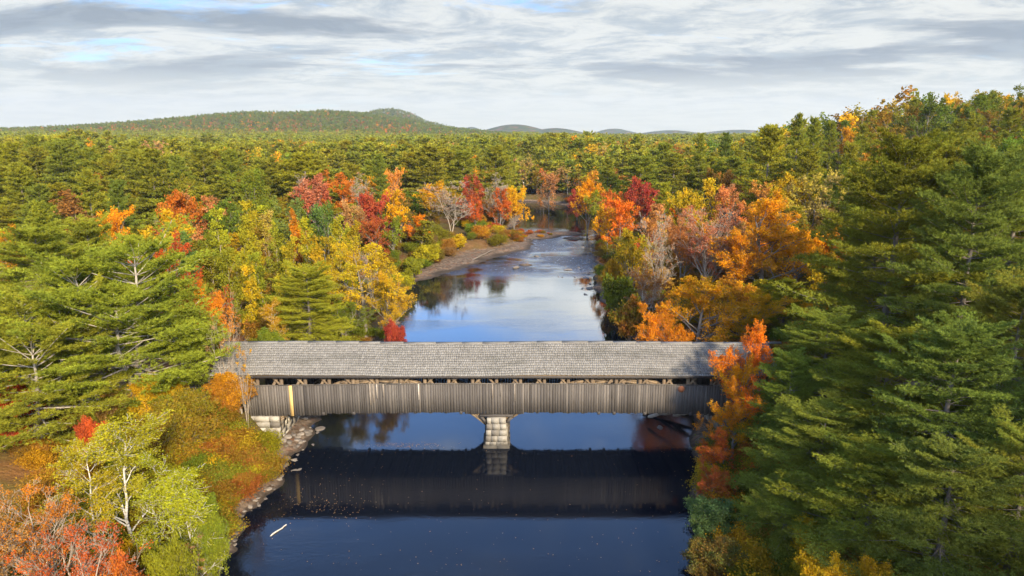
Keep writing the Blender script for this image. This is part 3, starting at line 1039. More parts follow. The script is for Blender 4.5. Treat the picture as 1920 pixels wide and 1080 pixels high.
def broadleaf(seed, Ht=9.0, W=6.0, lod=0, base=.2, stems=1, leafy=1.0, size=None, up=.22, shape="round", bushy=False):
    r = np.random.default_rng(seed)
    wood = Geo()
    sN = 9
    zz = np.linspace(0, 1, sN)
    Ps, Rs = [], []
    for i in range(stems):
        a = 2 * np.pi * i / max(1, stems) + r.uniform(-.5, .5)
        sp_ = (0 if stems == 1 else r.uniform(.10, .24) * W)
        x = np.cos(a) * sp_ * zz ** 1.2 + np.cumsum(r.normal(0, .012, sN)) * Ht * zz
        y = np.sin(a) * sp_ * zz ** 1.2 + np.cumsum(r.normal(0, .012, sN)) * Ht * zz
        Ps.append(np.stack([x, y, zz * Ht * (.93 if shape != "round" else .82) * (1 if i == 0 else r.uniform(.8, 1))], 1))
        Rs.append((.03 * (1 - zz) ** .8 + .003) * Ht * (.75 if stems == 1 else .5) * (.28 if shape == "tall" else .75))
    P0, R0 = np.array(Ps), np.array(Rs)
    L0 = np.full(stems, Ht * .8)
    k1 = {0: 13, 1: 11, 2: 7, 3: 4}[lod]
    k1 = max(5, int(k1 * (1.25 if stems == 1 else .8)))
    if bushy:
        k1 = 6
    lo, hi = (.6, 1.35) if shape == "round" else ((.45, .8) if shape == "tall" else (.9, 1.4))
    P1, R1, L1, b1 = grow(r, P0, R0, L0, k1, base, lo, hi, (W / 2) / (Ht * .8) * 1.12, up, 6, .07, .5 if shape == "round" else .35)
    k2 = {0: 8, 1: 6, 2: 4, 3: 3}[lod] if not bushy else 4
    P2, R2, L2, b2 = grow(r, P1, R1, L1, k2, .25, .4, 1.0, .52, .22, 5, .08, .45)
    sides = {0: 6, 1: 5, 2: 3, 3: 3}[lod]
    V, Q = tubes(P0, R0, 8 if lod == 0 else sides)
    wood.add(V, Q)
    if lod <= 2:
        V, Q = tubes(P1, R1, 5 if lod == 0 else 3)
        wood.add(V, Q)
    if lod <= 1:
        V, Q = tubes(P2, R2, 3)
        wood.add(V, Q)
    last, lastb = P2, b1[b2]
    if lod <= 1:
        k3 = {0: 6, 1: 4}[lod] if not bushy else 2
        P3, R3, L3, b3 = grow(r, P2, R2, L2, k3, .2, .4, 1.0, .6, .15, 4, .1, .4)
        if lod == 0 or leafy < .5:
            V, Q = tubes(P3, np.maximum(R3, (.004 if bushy else .006) if lod == 0 else .012), 3)
            wood.add(V, Q)
        last, lastb = P3, b1[b2][b3]
        limb = b2[b3]
        if leafy < .2 and lod == 1 or .3 < leafy < .5:
            P4, R4, L4, b4 = grow(r, P3, R3, L3, 4, .2, .3, .8, .7, .15, 3, .1, .3)
            V, Q = tubes(P4, np.maximum(R4, .005 if lod == 0 else .010), 3)
            wood.add(V, Q)
    else:
        limb = b2
    # leaf sprays round the last twigs
    nl = {0: 26, 1: 11, 2: 10, 3: 8}[lod]
    sz = size or {0: .105, 1: .26, 2: .62, 3: 1.25}[lod]
    if leafy <= 0:
        return wood, None
    N, Sg = last.shape[:2]
    keep = r.random(N) < leafy
    last, limb = last[keep], limb[keep]
    N = len(last)
    q = r.uniform(.15, 1.05, (N, nl))
    fi = (q * (Sg - 1)).clip(0, Sg - 1.001)
    i0 = fi.astype(int)
    fr = (fi - i0)[..., None]
    ar = np.arange(N)[:, None]
    LP = last[ar, i0] * (1 - fr) + last[ar, i0 + 1] * fr
    LP = LP + r.normal(0, {0: .09, 1: .17, 2: .4, 3: .8}[lod], LP.shape) * np.array([1, 1, .7])
    nlimb = int(limb.max()) + 1
    lm = r.beta(1.3, 1.6, nlimb)
    mv = np.clip(lm[limb] * .6 + r.uniform(-.1, .55, N), 0, 1)
    hgt_ = LP[..., 2].mean(1) / Ht
    mv = np.clip(mv * .75 + .3 * (1 - hgt_) * r.uniform(.4, 1.3, N), 0, 1)
    vv = (.82 + .36 * r.random(nlimb))[limb]
    V, Fc, m_, v_ = leaves(r, LP.reshape(-1, 3), sz, .5, np.repeat(mv, nl), np.repeat(vv, nl))
    return wood, (V, Fc, m_, v_)

MESHES = {}
def register(key, res, bark, leafm, Ht, W):
    wood, cr = res
    if cr is not None:
        z = cr[0][:, 2]
        W = float(np.percentile(np.hypot(cr[0][:, 0], cr[0][:, 1]), 96)) * 2
        Ht = float(z.max())
    wm = mesh_np("trunk", np.concatenate(wood.V), [np.concatenate(wood.F)], [bark], smooth=True)
    cm = mesh_np("crown", cr[0], [cr[1]], [leafm], attrs={"mixv": cr[2], "val": cr[3]}) if cr is not None else None
    MESHES.setdefault(key, []).append((wm, cm, Ht, W))

for i in range(5):
    register("pine0", pine(10 + i, 18, 10.5, (.18, .3, .24, .14, .22)[i], 0, taper=(.38, .5, .42, .34, .46)[i], tin=.3, sparse=.72, jag=.17), BARK, NEEDLE, 18, 9)
for i in range(2):
    register("pinespread0", pine(30 + i, 14, 13.0, .17, 0, leaders=4, taper=.4, tin=.6, sparse=.62, droop=-.12, jag=.2), BARK_LIMB, NEEDLE, 14, 13)
for i in range(6):
    register("pine1", pine(40 + i, 18, 8.5, .16 + .03 * i, 1, taper=(.42, .55, .38, .48, .34, .6)[i], jag=.15), BARK, NEEDLE, 18, 8.5)
for i in range(4):
    register("maple0", broadleaf(60 + i, 9, 7, 0, .18, 1 + (i % 2) * 2), BARK_GREY, LEAF, 9, 7)
for i in range(6):
    register("maple1", broadleaf(70 + i, 9, 7, 1, .18, (1, 3, 1, 2, 1, 4)[i]), BARK_GREY, LEAF, 9, 7)
for i in range(3):
    register("birch0", broadleaf(80 + i, 9, 3.8, 0, .24, 1, .8, .075, .3, "tall"), BARK_WHITE, LEAF, 9, 4)
for i in range(4):
    register("aspen1", broadleaf(90 + i, 9, 3.6, 1, .15, 1 + i % 2, .85, .24, .5, "tall"), BARK_PALE, LEAF, 9, 4)
for i in range(3):
    register("bare1", broadleaf(100 + i, 10, 6, 1, .22, (1, 2, 3)[i], .10, .2, .8, "tall"), BARK_PALE, LEAF, 10, 6)
for i in range(2):
    register("bare0", broadleaf(110 + i, 7, 4.2, 0, .3, 5, .06, .12, .9, "tall", True), BARK_PALE, LEAF, 7, 4.2)
for i in range(3):
    register("redbare0", broadleaf(115 + i, 7, 5, 0, .15, 3, .27, .075, .7, "round"), BARK_PALE, LEAF, 7, 5)
for i in range(3):
    register("shrub0", broadleaf(120 + i, 2.6, 3.2, 0, .05, 5, 1, .085, .35, "round"), BARK_GREY, LEAF, 2.6, 3.2)
for i in range(4):
    register("shrub1", broadleaf(130 + i, 3, 3.6, 1, .05, 4, 1, .22, .35, "round"), BARK_GREY, LEAF, 3, 3.6)

def variant_collection(name, items):
    """one collection outside the scene that holds the meshes a mass is made of"""
    c_ = bpy.data.collections.new(name)
    info = []
    for i, (res, bark, leafm) in enumerate(items):
        wood, cr = res
        Vw, Fw = np.concatenate(wood.V), np.concatenate(wood.F)
        nw = len(Vw)
        V = np.concatenate([Vw, cr[0]])
        me = mesh_np(name, V, [Fw, cr[1] + nw], [bark, leafm], np.concatenate([np.zeros(len(Fw)), np.ones(len(cr[1]))]),
                     {"mixv": np.concatenate([np.zeros(nw), cr[2]]), "val": np.concatenate([np.ones(nw), cr[3]])})
        ob_ = bpy.data.objects.new(f"{name}_{i:02d}", me)
        c_.objects.link(ob_)
        info.append((float(cr[0][:, 2].max()), float(np.percentile(np.hypot(cr[0][:, 0], cr[0][:, 1]), 96)) * 2))
    return c_, info

def stuff(name, coll, P, RZ, SC, VI, CA, CB, label=None):
    """one object whose points carry the meshes of a collection"""
    me = bpy.data.meshes.new(name)
    n_ = len(P)
    me.vertices.add(n_)
    me.vertices.foreach_set("co", np.asarray(P, np.float32).ravel())
    def at(nm, typ, fld, arr, dt=np.float32):
        a = me.attributes.new(nm, typ, "POINT")
        a.data.foreach_set(fld, np.asarray(arr, dt).ravel())
    at("turn", "FLOAT_VECTOR", "vector", np.stack([np.zeros(n_), np.zeros(n_), RZ], 1))
    at("size", "FLOAT_VECTOR", "vector", SC)
    at("pick", "INT", "value", VI, np.int32)
    at("leaf_a", "FLOAT_VECTOR", "vector", CA)
    at("leaf_b", "FLOAT_VECTOR", "vector", CB)
    ob_ = link(name, me)
    tag(ob_, label, kind="stuff")
    g = bpy.data.node_groups.new(name, "GeometryNodeTree")
    g.interface.new_socket("Geometry", in_out="INPUT", socket_type="NodeSocketGeometry")
    g.interface.new_socket("Geometry", in_out="OUTPUT", socket_type="NodeSocketGeometry")
    gi, go = g.nodes.new("NodeGroupInput"), g.nodes.new("NodeGroupOutput")
    ip = g.nodes.new("GeometryNodeInstanceOnPoints")
    ci = g.nodes.new("GeometryNodeCollectionInfo")
    ci.inputs["Collection"].default_value = coll
    ci.inputs["Separate Children"].default_value = True
    ci.inputs["Reset Children"].default_value = True
    def na(nm, typ):
        nd = g.nodes.new("GeometryNodeInputNamedAttribute")
        nd.data_type = typ
        nd.inputs["Name"].default_value = nm
        return nd.outputs["Attribute"]
    e2r = g.nodes.new("FunctionNodeEulerToRotation")
    g.links.new(na("turn", "FLOAT_VECTOR"), e2r.inputs[0])
    g.links.new(gi.outputs[0], ip.inputs["Points"])
    g.links.new(ci.outputs[0], ip.inputs["Instance"])
    ip.inputs["Pick Instance"].default_value = True
    g.links.new(na("pick", "INT"), ip.inputs["Instance Index"])
    g.links.new(e2r.outputs[0], ip.inputs["Rotation"])
    g.links.new(na("size", "FLOAT_VECTOR"), ip.inputs["Scale"])
    g.links.new(ip.outputs[0], go.inputs[0])
    md = ob_.modifiers.new("scatter", "NODES")
    md.node_group = g
    return ob_

# ------------------------------------------------------------------ colours
C = dict(
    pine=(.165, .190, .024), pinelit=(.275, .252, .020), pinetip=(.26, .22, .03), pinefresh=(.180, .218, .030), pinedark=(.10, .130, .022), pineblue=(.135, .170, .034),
    olive=(.220, .200, .016), lime=(.27, .275, .024), yellow=(.48, .38, .018), gold=(.62, .35, .015), orange=(.74, .275, .011),
    vermilion=(.64, .155, .020), red=(.42, .10, .030), crimson=(.36, .035, .040), rust=(.33, .135, .025), salmon=(.48, .24, .10),
    green=(.145, .20, .020), teal=(.11, .18, .06), tan=(.36, .25, .13), brown=(.22, .13, .05), bright=(.42, .40, .022), pinesun=(.30, .31, .026))

# ------------------------------------------------------------------ individual trees
TREES = []        # (x, y) of what stands already, with the radius it keeps free
HERO = []
SEEN = []        # where the chosen trees show, so that filling trees in front stay below them
R_ = random.Random(7)
def put(kind, x, y, h, wd, ca, cb, name, cat, label, group=None, z=None, rz=None, var=None):
    vs = MESHES[kind]
    wm, cm, Hn, Wn = vs[R_.randrange(len(vs)) if var is None else var % len(vs)]
    z = gz(x, y) - 0.12 if z is None else z
    e = empty(name, (x, y, z), R_.uniform(0, 6.28) if rz is None else rz)
    e.scale = (wd / Wn, wd / Wn, h / Hn)
    tag(e, label, cat, group)
    t_ = link("trunk", wm, e)
    if cm is not None:
        c_ = link("foliage" if name == "shrub" else "crown", cm, e)
        c_["leaf_a"] = list(C[ca] if isinstance(ca, str) else ca)
        c_["leaf_b"] = list(C[cb] if isinstance(cb, str) else cb)
    TREES.append((x, y, wd))
    return e

NAMES = {"pine": ("pine_tree", "pine tree"), "pinespread": ("pine_tree", "pine tree"), "maple": ("maple_tree", "maple tree"), "birch": ("birch_tree", "birch tree"),
         "aspen": ("young_birch_tree", "young birch"), "bare": ("bare_tree", "bare tree"), "redbare": ("maple_tree", "maple tree"), "shrub": ("shrub", "shrub")}
def hero(kind, px, ptop, Y, wpx, ca, cb, label, noun=None, var=None, rz=None, hmin=1.0):
    zt_ = z_at(ptop, Y)
    x = x_at(px, Y, zt_)
    depth = Y * math.cos(PITCH) + (H - zt_) * math.sin(PITCH)
    g_ = gz(x, Y)
    h = max(hmin, zt_ - g_)
    wd = wpx / F * depth
    k = kind.rstrip("01")
    nm, cat = NAMES[k]
    if k in ("maple", "redbare"):
        wd = max(wd, .58 * h)
    e = put(kind, x, Y, h, wd, ca, cb, nm, cat, label, z=g_ - .12, rz=rz, var=var)
    SEEN.append((px, ptop, wpx, h / depth * F, Y))
    if noun:
        HERO.append((x, Y, noun))
    return e

# --- left, near
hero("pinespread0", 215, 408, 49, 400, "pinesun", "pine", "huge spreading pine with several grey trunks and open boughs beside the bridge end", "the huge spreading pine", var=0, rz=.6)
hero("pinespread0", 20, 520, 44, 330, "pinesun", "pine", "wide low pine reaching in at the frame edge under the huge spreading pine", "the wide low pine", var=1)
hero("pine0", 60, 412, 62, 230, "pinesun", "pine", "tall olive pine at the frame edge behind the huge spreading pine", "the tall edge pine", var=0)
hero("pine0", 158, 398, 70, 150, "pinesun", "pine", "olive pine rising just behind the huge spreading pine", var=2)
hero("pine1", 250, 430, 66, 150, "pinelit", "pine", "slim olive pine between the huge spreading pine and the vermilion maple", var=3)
hero("maple0", 318, 430, 60, 150, "vermilion", "red", "vivid vermilion maple half hidden behind the huge spreading pine", "the vermilion maple", var=0)
hero("maple0", 372, 520, 55, 60, "vermilion", "orange", "small orange red maple low between the vermilion maple and the bare saplings", var=1)
hero("bare0", 412, 552, 49, 85, "rust", "tan", "tall bare pale saplings leaning over the roof end of the bridge", "the bare saplings", var=0)
hero("bare0", 447, 610, 47.6, 45, "gold", "rust", "thin bare sapling clump with a few gold leaves at the bridge corner", var=1)
hero("shrub0", 432, 690, 48.6, 75, "gold", "rust", "golden brown vine covered shrub against the bridge corner", "the golden bridge corner shrub", var=0)
hero("shrub0", 290, 690, 47, 95, "gold", "yellow", "bright yellow shrub under the boughs of the huge spreading pine", var=1)
hero("shrub0", 205, 725, 46.5, 60, "gold", "tan", "small golden shrub at the foot of the huge spreading pine", var=2)
hero("shrub0", 20, 690, 43, 80, "vermilion", "red", "scarlet shrub at the frame edge under the wide low pine", var=0)
hero("shrub0", 165, 770, 41, 55, "red", "vermilion", "dark red shrub behind the tallest birch", var=1)
hero("shrub0", 330, 728, 43, 120, "olive", "rust", "olive shrub flecked with rust in front of the low stone wall", var=2)
# birches and the scarlet maples at the corner
hero("birch0", 215, 762, 33.0, 170, "bright", "lime", "tallest white stemmed birch with bright yellow green leaves on the near bank", "the tallest birch", var=0)
hero("birch0", 148, 812, 31.5, 130, "bright", "yellow", "leaning white birch with thin yellow leaves nearest the brown meadow", var=1)
hero("birch0", 300, 838, 31.0, 150, "bright", "lime", "white birch with a forked stem, closest of the birches to the river", var=2)
hero("birch0", 348, 885, 31.5, 105, "bright", "lime", "small yellow green birch at the edge of the bank shrubs", var=0)
hero("shrub0", 378, 915, 32.0, 55, "green", "lime", "fresh green shrub beside the birches", var=0)
hero("redbare0", 45, 905, 27.5, 160, "vermilion", "rust", "half bare scarlet maple with pale twigs in the bottom corner", "the half bare scarlet maple", var=0)
hero("redbare0", 135, 965, 26.3, 140, "red", "vermilion", "scarlet maple with dense low leaves below the birches", var=1)
hero("redbare0", -40, 950, 26.0, 120, "rust", "salmon", "rusty half bare maple cut by the frame edge", var=2)
hero("shrub0", 205, 1020, 26.0, 100, "red", "vermilion", "low red shrub at the bottom edge under the scarlet maples", var=1)
hero("shrub0", 310, 1000, 28.5, 90, "olive", "lime", "olive shrub at the foot of the white birches", var=2)
hero("bare0", 345, 1000, 29.5, 80, "rust", "tan", "leafless brown brush hanging over the water edge", var=1, hmin=1.5)
# --- behind the bridge, left bank
hero("pine0", 572, 488, 66, 150, "lime", "pinelit", "young bright green pine close behind the bridge roof", "the young green pine", var=3)
hero("birch0", 512, 560, 63, 55, "gold", "yellow", "thin white stemmed birch with yellow leaves behind the bridge roof", var=1)
hero("shrub0", 500, 612, 61, 70, "green", "lime", "round green shrub directly behind the roof", var=0)
hero("maple0", 676, 440, 76, 185, "yellow", "gold", "big golden yellow maple at the river edge behind the bridge", "the big golden maple", var=2)
hero("maple0", 718, 500, 74, 105, "gold", "yellow", "lower golden orange crown leaning over the water beside the big golden maple", var=2)
hero("maple0", 640, 560, 71, 110, "green", "olive", "dark green maple below the big golden maple", var=1)
hero("shrub0", 738, 592, 70, 40, "crimson", "red", "small crimson shrub at the water line under the big golden maple", var=1)
hero("maple1", 703, 404, 112, 75, "red", "rust", "dull red maple leaning beyond the big golden maple", "the dull red maple", var=0)
hero("maple1", 735, 398, 118, 52, "green", "lime", "upright green maple between the dull red maple and the gravel bar", var=2)
hero("aspen1", 790, 412, 124, 50, "lime", "olive", "yellow green young birch above the gravel bar", var=0)
hero("shrub1", 800, 455, 121, 45, "yellow", "olive", "yellow shrub at the edge of the gravel bar", var=0)
hero("shrub1", 858, 436, 135, 44, "gold", "yellow", "golden round shrub at the head of the gravel bar", var=1)
hero("shrub1", 772, 480, 111, 45, "lime", "olive", "lime shrub at the lower end of the gravel bar", var=2)
hero("shrub1", 755, 508, 101, 46, "olive", "yellow", "olive shrub between the gravel bar and the big golden maple", var=3)
hero("bare1", 845, 342, 142, 95, "salmon", "tan", "broad pale leafless tree standing over the gravel bar", "the pale leafless tree", var=1)
hero("maple1", 815, 335, 152, 68, "orange", "olive", "orange topped maple behind the pale leafless tree", "the orange topped maple", var=1)
hero("maple1", 880, 322, 165, 48, "crimson", "red", "deep crimson maple in front of the dark pines", "the crimson maple", var=2)
hero("maple1", 890, 360, 154, 42, "red", "vermilion", "bright red maple beside the pale leafless tree", var=3)
hero("maple1", 937, 350, 160, 50, "vermilion", "rust", "vermilion maple at the bend of the river", "the river bend maple", var=4)
hero("bare1", 930, 322, 162, 50, "tan", "tan", "tall pale dead birch beside the river bend maple", var=2)
hero("maple1", 964, 345, 168, 42, "gold", "orange", "green gold maple on the point where the river bends", var=5)
hero("shrub1", 895, 420, 144, 50, "green", "olive", "dark green shrub behind the red island plants", var=2)
hero("shrub1", 925, 416, 153, 36, "red", "rust", "rusty red shrub on the point behind the gravel island", var=1)
hero("pine1", 803, 268, 175, 98, "pinelit", "pine", "broad dark pine crown standing above the orange topped maple", "the broad dark pine", var=2)
hero("pine1", 868, 275, 185, 62, "pinelit", "pine", "pine beside the broad dark pine above the crimson maple", var=4)
hero("pine1", 930, 268, 188, 78, "pinelit", "pine", "rounded pine crown above the river bend maple", "the rounded bend pine", var=2)
hero("pine1", 712, 285, 138, 48, "pine", "pinedark", "lone narrow pine among the salmon maples", "the lone narrow pine", var=1)
hero("maple1", 737, 312, 152, 45, "orange", "salmon", "pale orange maple behind the lone narrow pine", var=0)
hero("maple1", 632, 308, 150, 36, "vermilion", "rust", "rust red maple in the middle of the left hand woods", "the rust red maple", var=3)
hero("maple1", 640, 335, 138, 44, "rust", "orange", "brown orange maple in front of the rust red maple", var=2)
hero("maple1", 585, 322, 136, 44, "salmon", "red", "salmon pink maple among bare trees", "the salmon pink maple", var=1)
hero("bare1", 560, 325, 138, 40, "salmon", "salmon", "grey bare tree next to the salmon pink maple", var=0)
hero("bare1", 680, 320, 138, 50, "salmon", "rust", "pinkish bare tree left of the lone narrow pine", var=2)
hero("maple1", 733, 352, 124, 55, "gold", "orange", "gold orange maple below the lone narrow pine", "the gold orange maple", var=4)
hero("maple1", 695, 355, 120, 36, "red", "crimson", "dark red maple beside the gold orange maple", var=5)
hero("maple1", 660, 372, 113, 44, "salmon", "rust", "pale salmon maple behind the dull red maple", var=0)
hero("maple1", 328, 350, 104, 58, "vermilion", "rust", "orange red maple in the woods behind the vermilion maple", "the distant orange red maple", var=1)
hero("maple1", 380, 346, 106, 52, "red", "salmon", "pinkish red maple beside the distant orange red maple", var=3)
hero("maple1", 217, 383, 92, 64, "orange", "gold", "glowing orange maple above the spreading pine", "the glowing orange maple", var=0)
hero("maple1", 300, 388, 90, 50, "gold", "yellow", "yellow gold maple between two orange maples", var=4)
hero("aspen1", 140, 352, 100, 68, "rust", "brown", "rusty brown thin tree among the left hand pines", var=1)
hero("maple1", 30, 418, 82, 70, "rust", "orange", "dull rust maple at the frame edge below the dark pines", var=2)
hero("maple1", 467, 312, 132, 60, "green", "olive", "round dense green oak in the left hand woods", "the round green oak", var=5)
hero("maple1", 345, 318, 128, 52, "olive", "lime", "olive maple in front of the pine wall", var=3)
hero("maple1", 415, 368, 106, 52, "green", "pinedark", "dark green maple behind the yellow young birches", var=1)
hero("maple1", 540, 362, 108, 52, "teal", "lime", "grey green maple among the yellow young birches", var=2)
hero("maple1", 610, 374, 104, 62, "green", "teal", "dark round green tree beyond the young green pine", "the dark round green tree", var=0)
hero("aspen1", 553, 385, 98, 34, "orange", "rust", "orange young birch among yellow ones", "the orange young birch", var=3)
hero("pine1", 343, 428, 84, 52, "teal", "green", "blue green young pine behind the vermilion maple", var=5)
hero("maple1", 605, 425, 86, 70, "olive", "gold", "olive orange maple behind the young green pine", var=3)
for i, (px, pt, Y, wp, a, b_) in enumerate([(408, 388, 92, 40, "bright", "lime"), (468, 400, 88, 48, "lime", "yellow"), (512, 425, 82, 48, "lime", "olive"), (443, 432, 79, 44, "bright", "olive"),
        (486, 470, 73, 44, "lime", "olive"), (545, 440, 80, 40, "yellow", "lime"), (575, 400, 92, 34, "yellow", "lime"), (525, 480, 71, 34, "lime", "yellow"), (463, 492, 69, 36, "gold", "lime"), (420, 460, 72, 44, "olive", "lime"),
        (498, 388, 96, 36, "yellow", "tan"), (395, 430, 78, 40, "olive", "green"), (455, 372, 100, 36, "yellow", "olive"), (630, 400, 94, 36, "lime", "yellow"), (655, 410, 92, 34, "olive", "gold")]):
    n_ = ["tallest at the back", "beside it", "in the centre", "by the brown clearing", "nearest the roof", "with the yellowest top", "next to the orange young birch", "close to the young green pine", "with a golden tip", "nearest the vermilion maple",
          "with pale tan twigs", "with the dullest leaves", "at the back near the green maple", "beside the dark round green tree", "behind the big golden maple"][i]
    hero("aspen1", px, pt, Y, wp, a, b_, f"yellow green young birch {n_}, behind the bridge", var=i)
# named pines of the left hand forest
for i, (px, pt, Y, wp, w_) in enumerate([(67, 340, 100, 95, "nearest the frame edge above the rust maple"), (160, 312, 112, 86, "left of the glowing orange maple and farther back"), (280, 272, 130, 88, "tall and dark above the distant orange red maple"),
        (110, 256, 150, 84, "high dark crown at the back"), (377, 266, 152, 60, "pointed top behind the olive maple"), (30, 300, 125, 80, "at the edge under the hill"), (215, 330, 108, 70, "directly above the glowing orange maple"), (200, 285, 135, 80, "wide and olive in mid forest"),
        (430, 275, 150, 66, "behind the round green oak"), (330, 285, 140, 60, "narrow between two dark crowns"), (500, 290, 150, 60, "right behind the round green oak"), (70, 370, 88, 80, "low and dark near the frame edge")]):
    hero("pine1", px, pt, Y, wp, "pinelit" if i % 3 else "pine", "pine" if i % 2 else "pinedark", f"olive green forest pine, {w_}", var=i)
# --- right bank behind the bridge
hero("maple0", 1443, 350, 84, 205, "orange", "gold", "large glowing orange maple on a dark trunk above the right bank", "the large orange maple", var=0)
hero("maple0", 1385, 420, 84, 120, "gold", "orange", "gold orange lower limb crown in front of the large orange maple", var=2)
hero("maple0", 1315, 508, 65, 190, "gold", "orange", "broad low golden orange maple just behind the shaded roof", "the low golden orange maple", var=2)
hero("maple0", 1240, 565, 63, 120, "orange", "vermilion", "small orange maple overhanging the water behind the roof", var=3)
hero("maple0", 1425, 535, 66, 130, "gold", "orange", "golden maple between the low golden orange maple and the pines", var=0)
hero("bare1", 1240, 405, 84, 75, "salmon", "rust", "pale two stemmed bare tree in front of the pinkish maples", "the two stemmed bare tree", var=1)
hero("redbare0", 1335, 382, 88, 115, "salmon", "red", "thin dull red maple with bare twigs beside the large orange maple", "the thin dull red maple", var=0)
hero("maple0", 1285, 392, 92, 95, "salmon", "orange", "pinkish orange maple behind the two stemmed bare tree", var=1)
hero("maple1", 1190, 425, 92, 70, "olive", "gold", "olive yellow maple at the bank left of the two stemmed bare tree", var=1)
hero("maple1", 1170, 440, 104, 60, "green", "brown", "dark olive tree on the right bank below the orange red maple", var=2)
hero("redbare0", 1215, 480, 80, 80, "rust", "red", "brownish red thin shrubby maple leaning out over the bank", var=2)
hero("shrub1", 1165, 510, 86, 62, "green", "olive", "green bank shrub above dark shade at the water edge", var=0)
hero("shrub1", 1185, 545, 76, 70, "olive", "red", "olive and red shrub overhanging the water", var=1)
hero("shrub1", 1150, 480, 98, 40, "gold", "olive", "gold flecked shrub on the right bank by the riffle", var=2)
hero("maple1", 1165, 365, 122, 88, "vermilion", "orange", "bright orange red maple leaning over the right bank of the river", "the orange red bank maple", var=0)
hero("maple1", 1142, 380, 126, 60, "orange", "gold", "orange maple lowest over the water beside the orange red bank maple", var=2)
hero("maple1", 1203, 328, 138, 62, "crimson", "red", "deep crimson maple on the right bank in front of the pines", "the deep crimson bank maple", var=1)
hero("maple1", 1152, 345, 138, 50, "red", "vermilion", "red maple just left of the deep crimson bank maple", var=3)
hero("pine1", 1248, 336, 128, 48, "lime", "pinelit", "lime green young pine beside the deep crimson bank maple", var=3)
hero("maple1", 1323, 330, 122, 64, "yellow", "gold", "lemon yellow maple at the back of the right bank", "the lemon yellow maple", var=4)
hero("maple1", 1285, 350, 116, 52, "gold", "olive", "gold green maple beside the lemon yellow maple", var=5)
hero("maple1", 1373, 342, 116, 66, "salmon", "vermilion", "salmon maple between the lemon yellow maple and the large orange maple", var=0)
hero("maple1", 1428, 334, 124, 82, "salmon", "orange", "soft salmon orange maple behind the large orange maple", "the soft salmon maple", var=2)
hero("maple1", 1240, 378, 110, 52, "salmon", "gold", "peach coloured maple behind the two stemmed bare tree", var=4)
hero("maple1", 1104, 330, 165, 42, "orange", "gold", "amber maple at the far bend of the river", "the amber far bend maple", var=1)
hero("maple1", 1122, 345, 160, 36, "lime", "olive", "yellow green tree beside the amber far bend maple", var=3)
hero("maple1", 1083, 352, 190, 24, "crimson", "red", "small crimson maple on the far bank", var=5)
hero("maple1", 1030, 318, 205, 30, "salmon", "rust", "faded orange maple among the pines on the far bank", var=0)
hero("maple1", 1530, 305, 108, 78, "yellow", "tan", "pale gold maple beyond the large orange maple", "the pale gold maple", var=3)
hero("maple1", 1480, 318, 112, 50, "gold", "olive", "olive gold maple next to the pale gold maple", var=1)
hero("pine1", 1447, 228, 128, 98, "pinelit", "olive", "broad lit pine whose crown breaks the skyline over the right bank", "the broad skyline pine", var=2)
hero("pine1", 1500, 207, 150, 52, "pine", "pinelit", "tall pointed pine on the skyline beside the broad skyline pine", "the pointed skyline pine", var=1)
hero("pine1", 1530, 213, 152, 50, "pine", "pinelit", "second pointed pine touching the pointed skyline pine", var=3)
hero("pine1", 1562, 221, 155, 40, "pine", "olive", "small spiky pine on the skyline toward the hill", var=0)
hero("pine1", 1315, 246, 170, 44, "pine", "pinelit", "small dark skyline pine over the lemon yellow maple", var=5)
hero("pine1", 1364, 244, 175, 46, "pine", "pinedark", "dark pine between the skyline pines", var=1)
hero("pine1", 1203, 285, 168, 82, "pinelit", "pine", "rounded pine above the deep crimson bank maple", "the rounded bank pine", var=4)
hero("pine1", 1265, 282, 172, 70, "pinelit", "pine", "pine between the rounded bank pine and the lemon yellow maple", var=2)
hero("pine1", 1140, 292, 180, 60, "pine", "pinelit", "pine above the amber far bend maple", var=0)
hero("maple1", 1745, 171, 165, 62, "pinedark", "pine", "sparse dark tree standing clear on the hilltop skyline", "the sparse hilltop tree", var=2)
hero("maple1", 1668, 205, 165, 46, "rust", "olive", "small brown tree on the hill skyline", var=4)
# --- right, near pines and the maple by the bridge
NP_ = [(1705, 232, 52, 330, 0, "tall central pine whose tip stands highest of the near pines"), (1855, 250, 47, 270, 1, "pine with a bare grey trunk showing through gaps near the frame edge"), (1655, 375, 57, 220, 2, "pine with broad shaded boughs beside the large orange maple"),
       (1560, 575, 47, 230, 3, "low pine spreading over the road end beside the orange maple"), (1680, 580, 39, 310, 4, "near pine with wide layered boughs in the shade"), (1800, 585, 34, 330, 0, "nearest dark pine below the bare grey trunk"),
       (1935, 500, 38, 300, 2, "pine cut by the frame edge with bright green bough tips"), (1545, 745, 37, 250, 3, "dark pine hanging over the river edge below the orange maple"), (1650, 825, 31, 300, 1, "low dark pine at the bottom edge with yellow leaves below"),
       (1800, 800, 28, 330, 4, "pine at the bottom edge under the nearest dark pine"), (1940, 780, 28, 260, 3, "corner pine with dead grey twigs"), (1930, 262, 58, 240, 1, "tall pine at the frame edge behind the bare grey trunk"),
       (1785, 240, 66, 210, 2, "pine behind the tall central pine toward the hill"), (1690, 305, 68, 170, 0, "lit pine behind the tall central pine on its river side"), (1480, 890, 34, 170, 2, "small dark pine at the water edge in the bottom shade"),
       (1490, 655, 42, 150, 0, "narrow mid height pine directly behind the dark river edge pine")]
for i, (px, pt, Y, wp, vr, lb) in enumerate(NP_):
    hero("pine0", px, pt, Y, wp, "pinefresh" if i % 3 else "pine", ("olive", "pineblue", "pinetip", "pinefresh")[i % 4], lb, {0: "the tall central pine", 4: "the wide layered pine", 2: "the broad shaded pine", 5: "the nearest dark pine"}.get(i), var=vr)
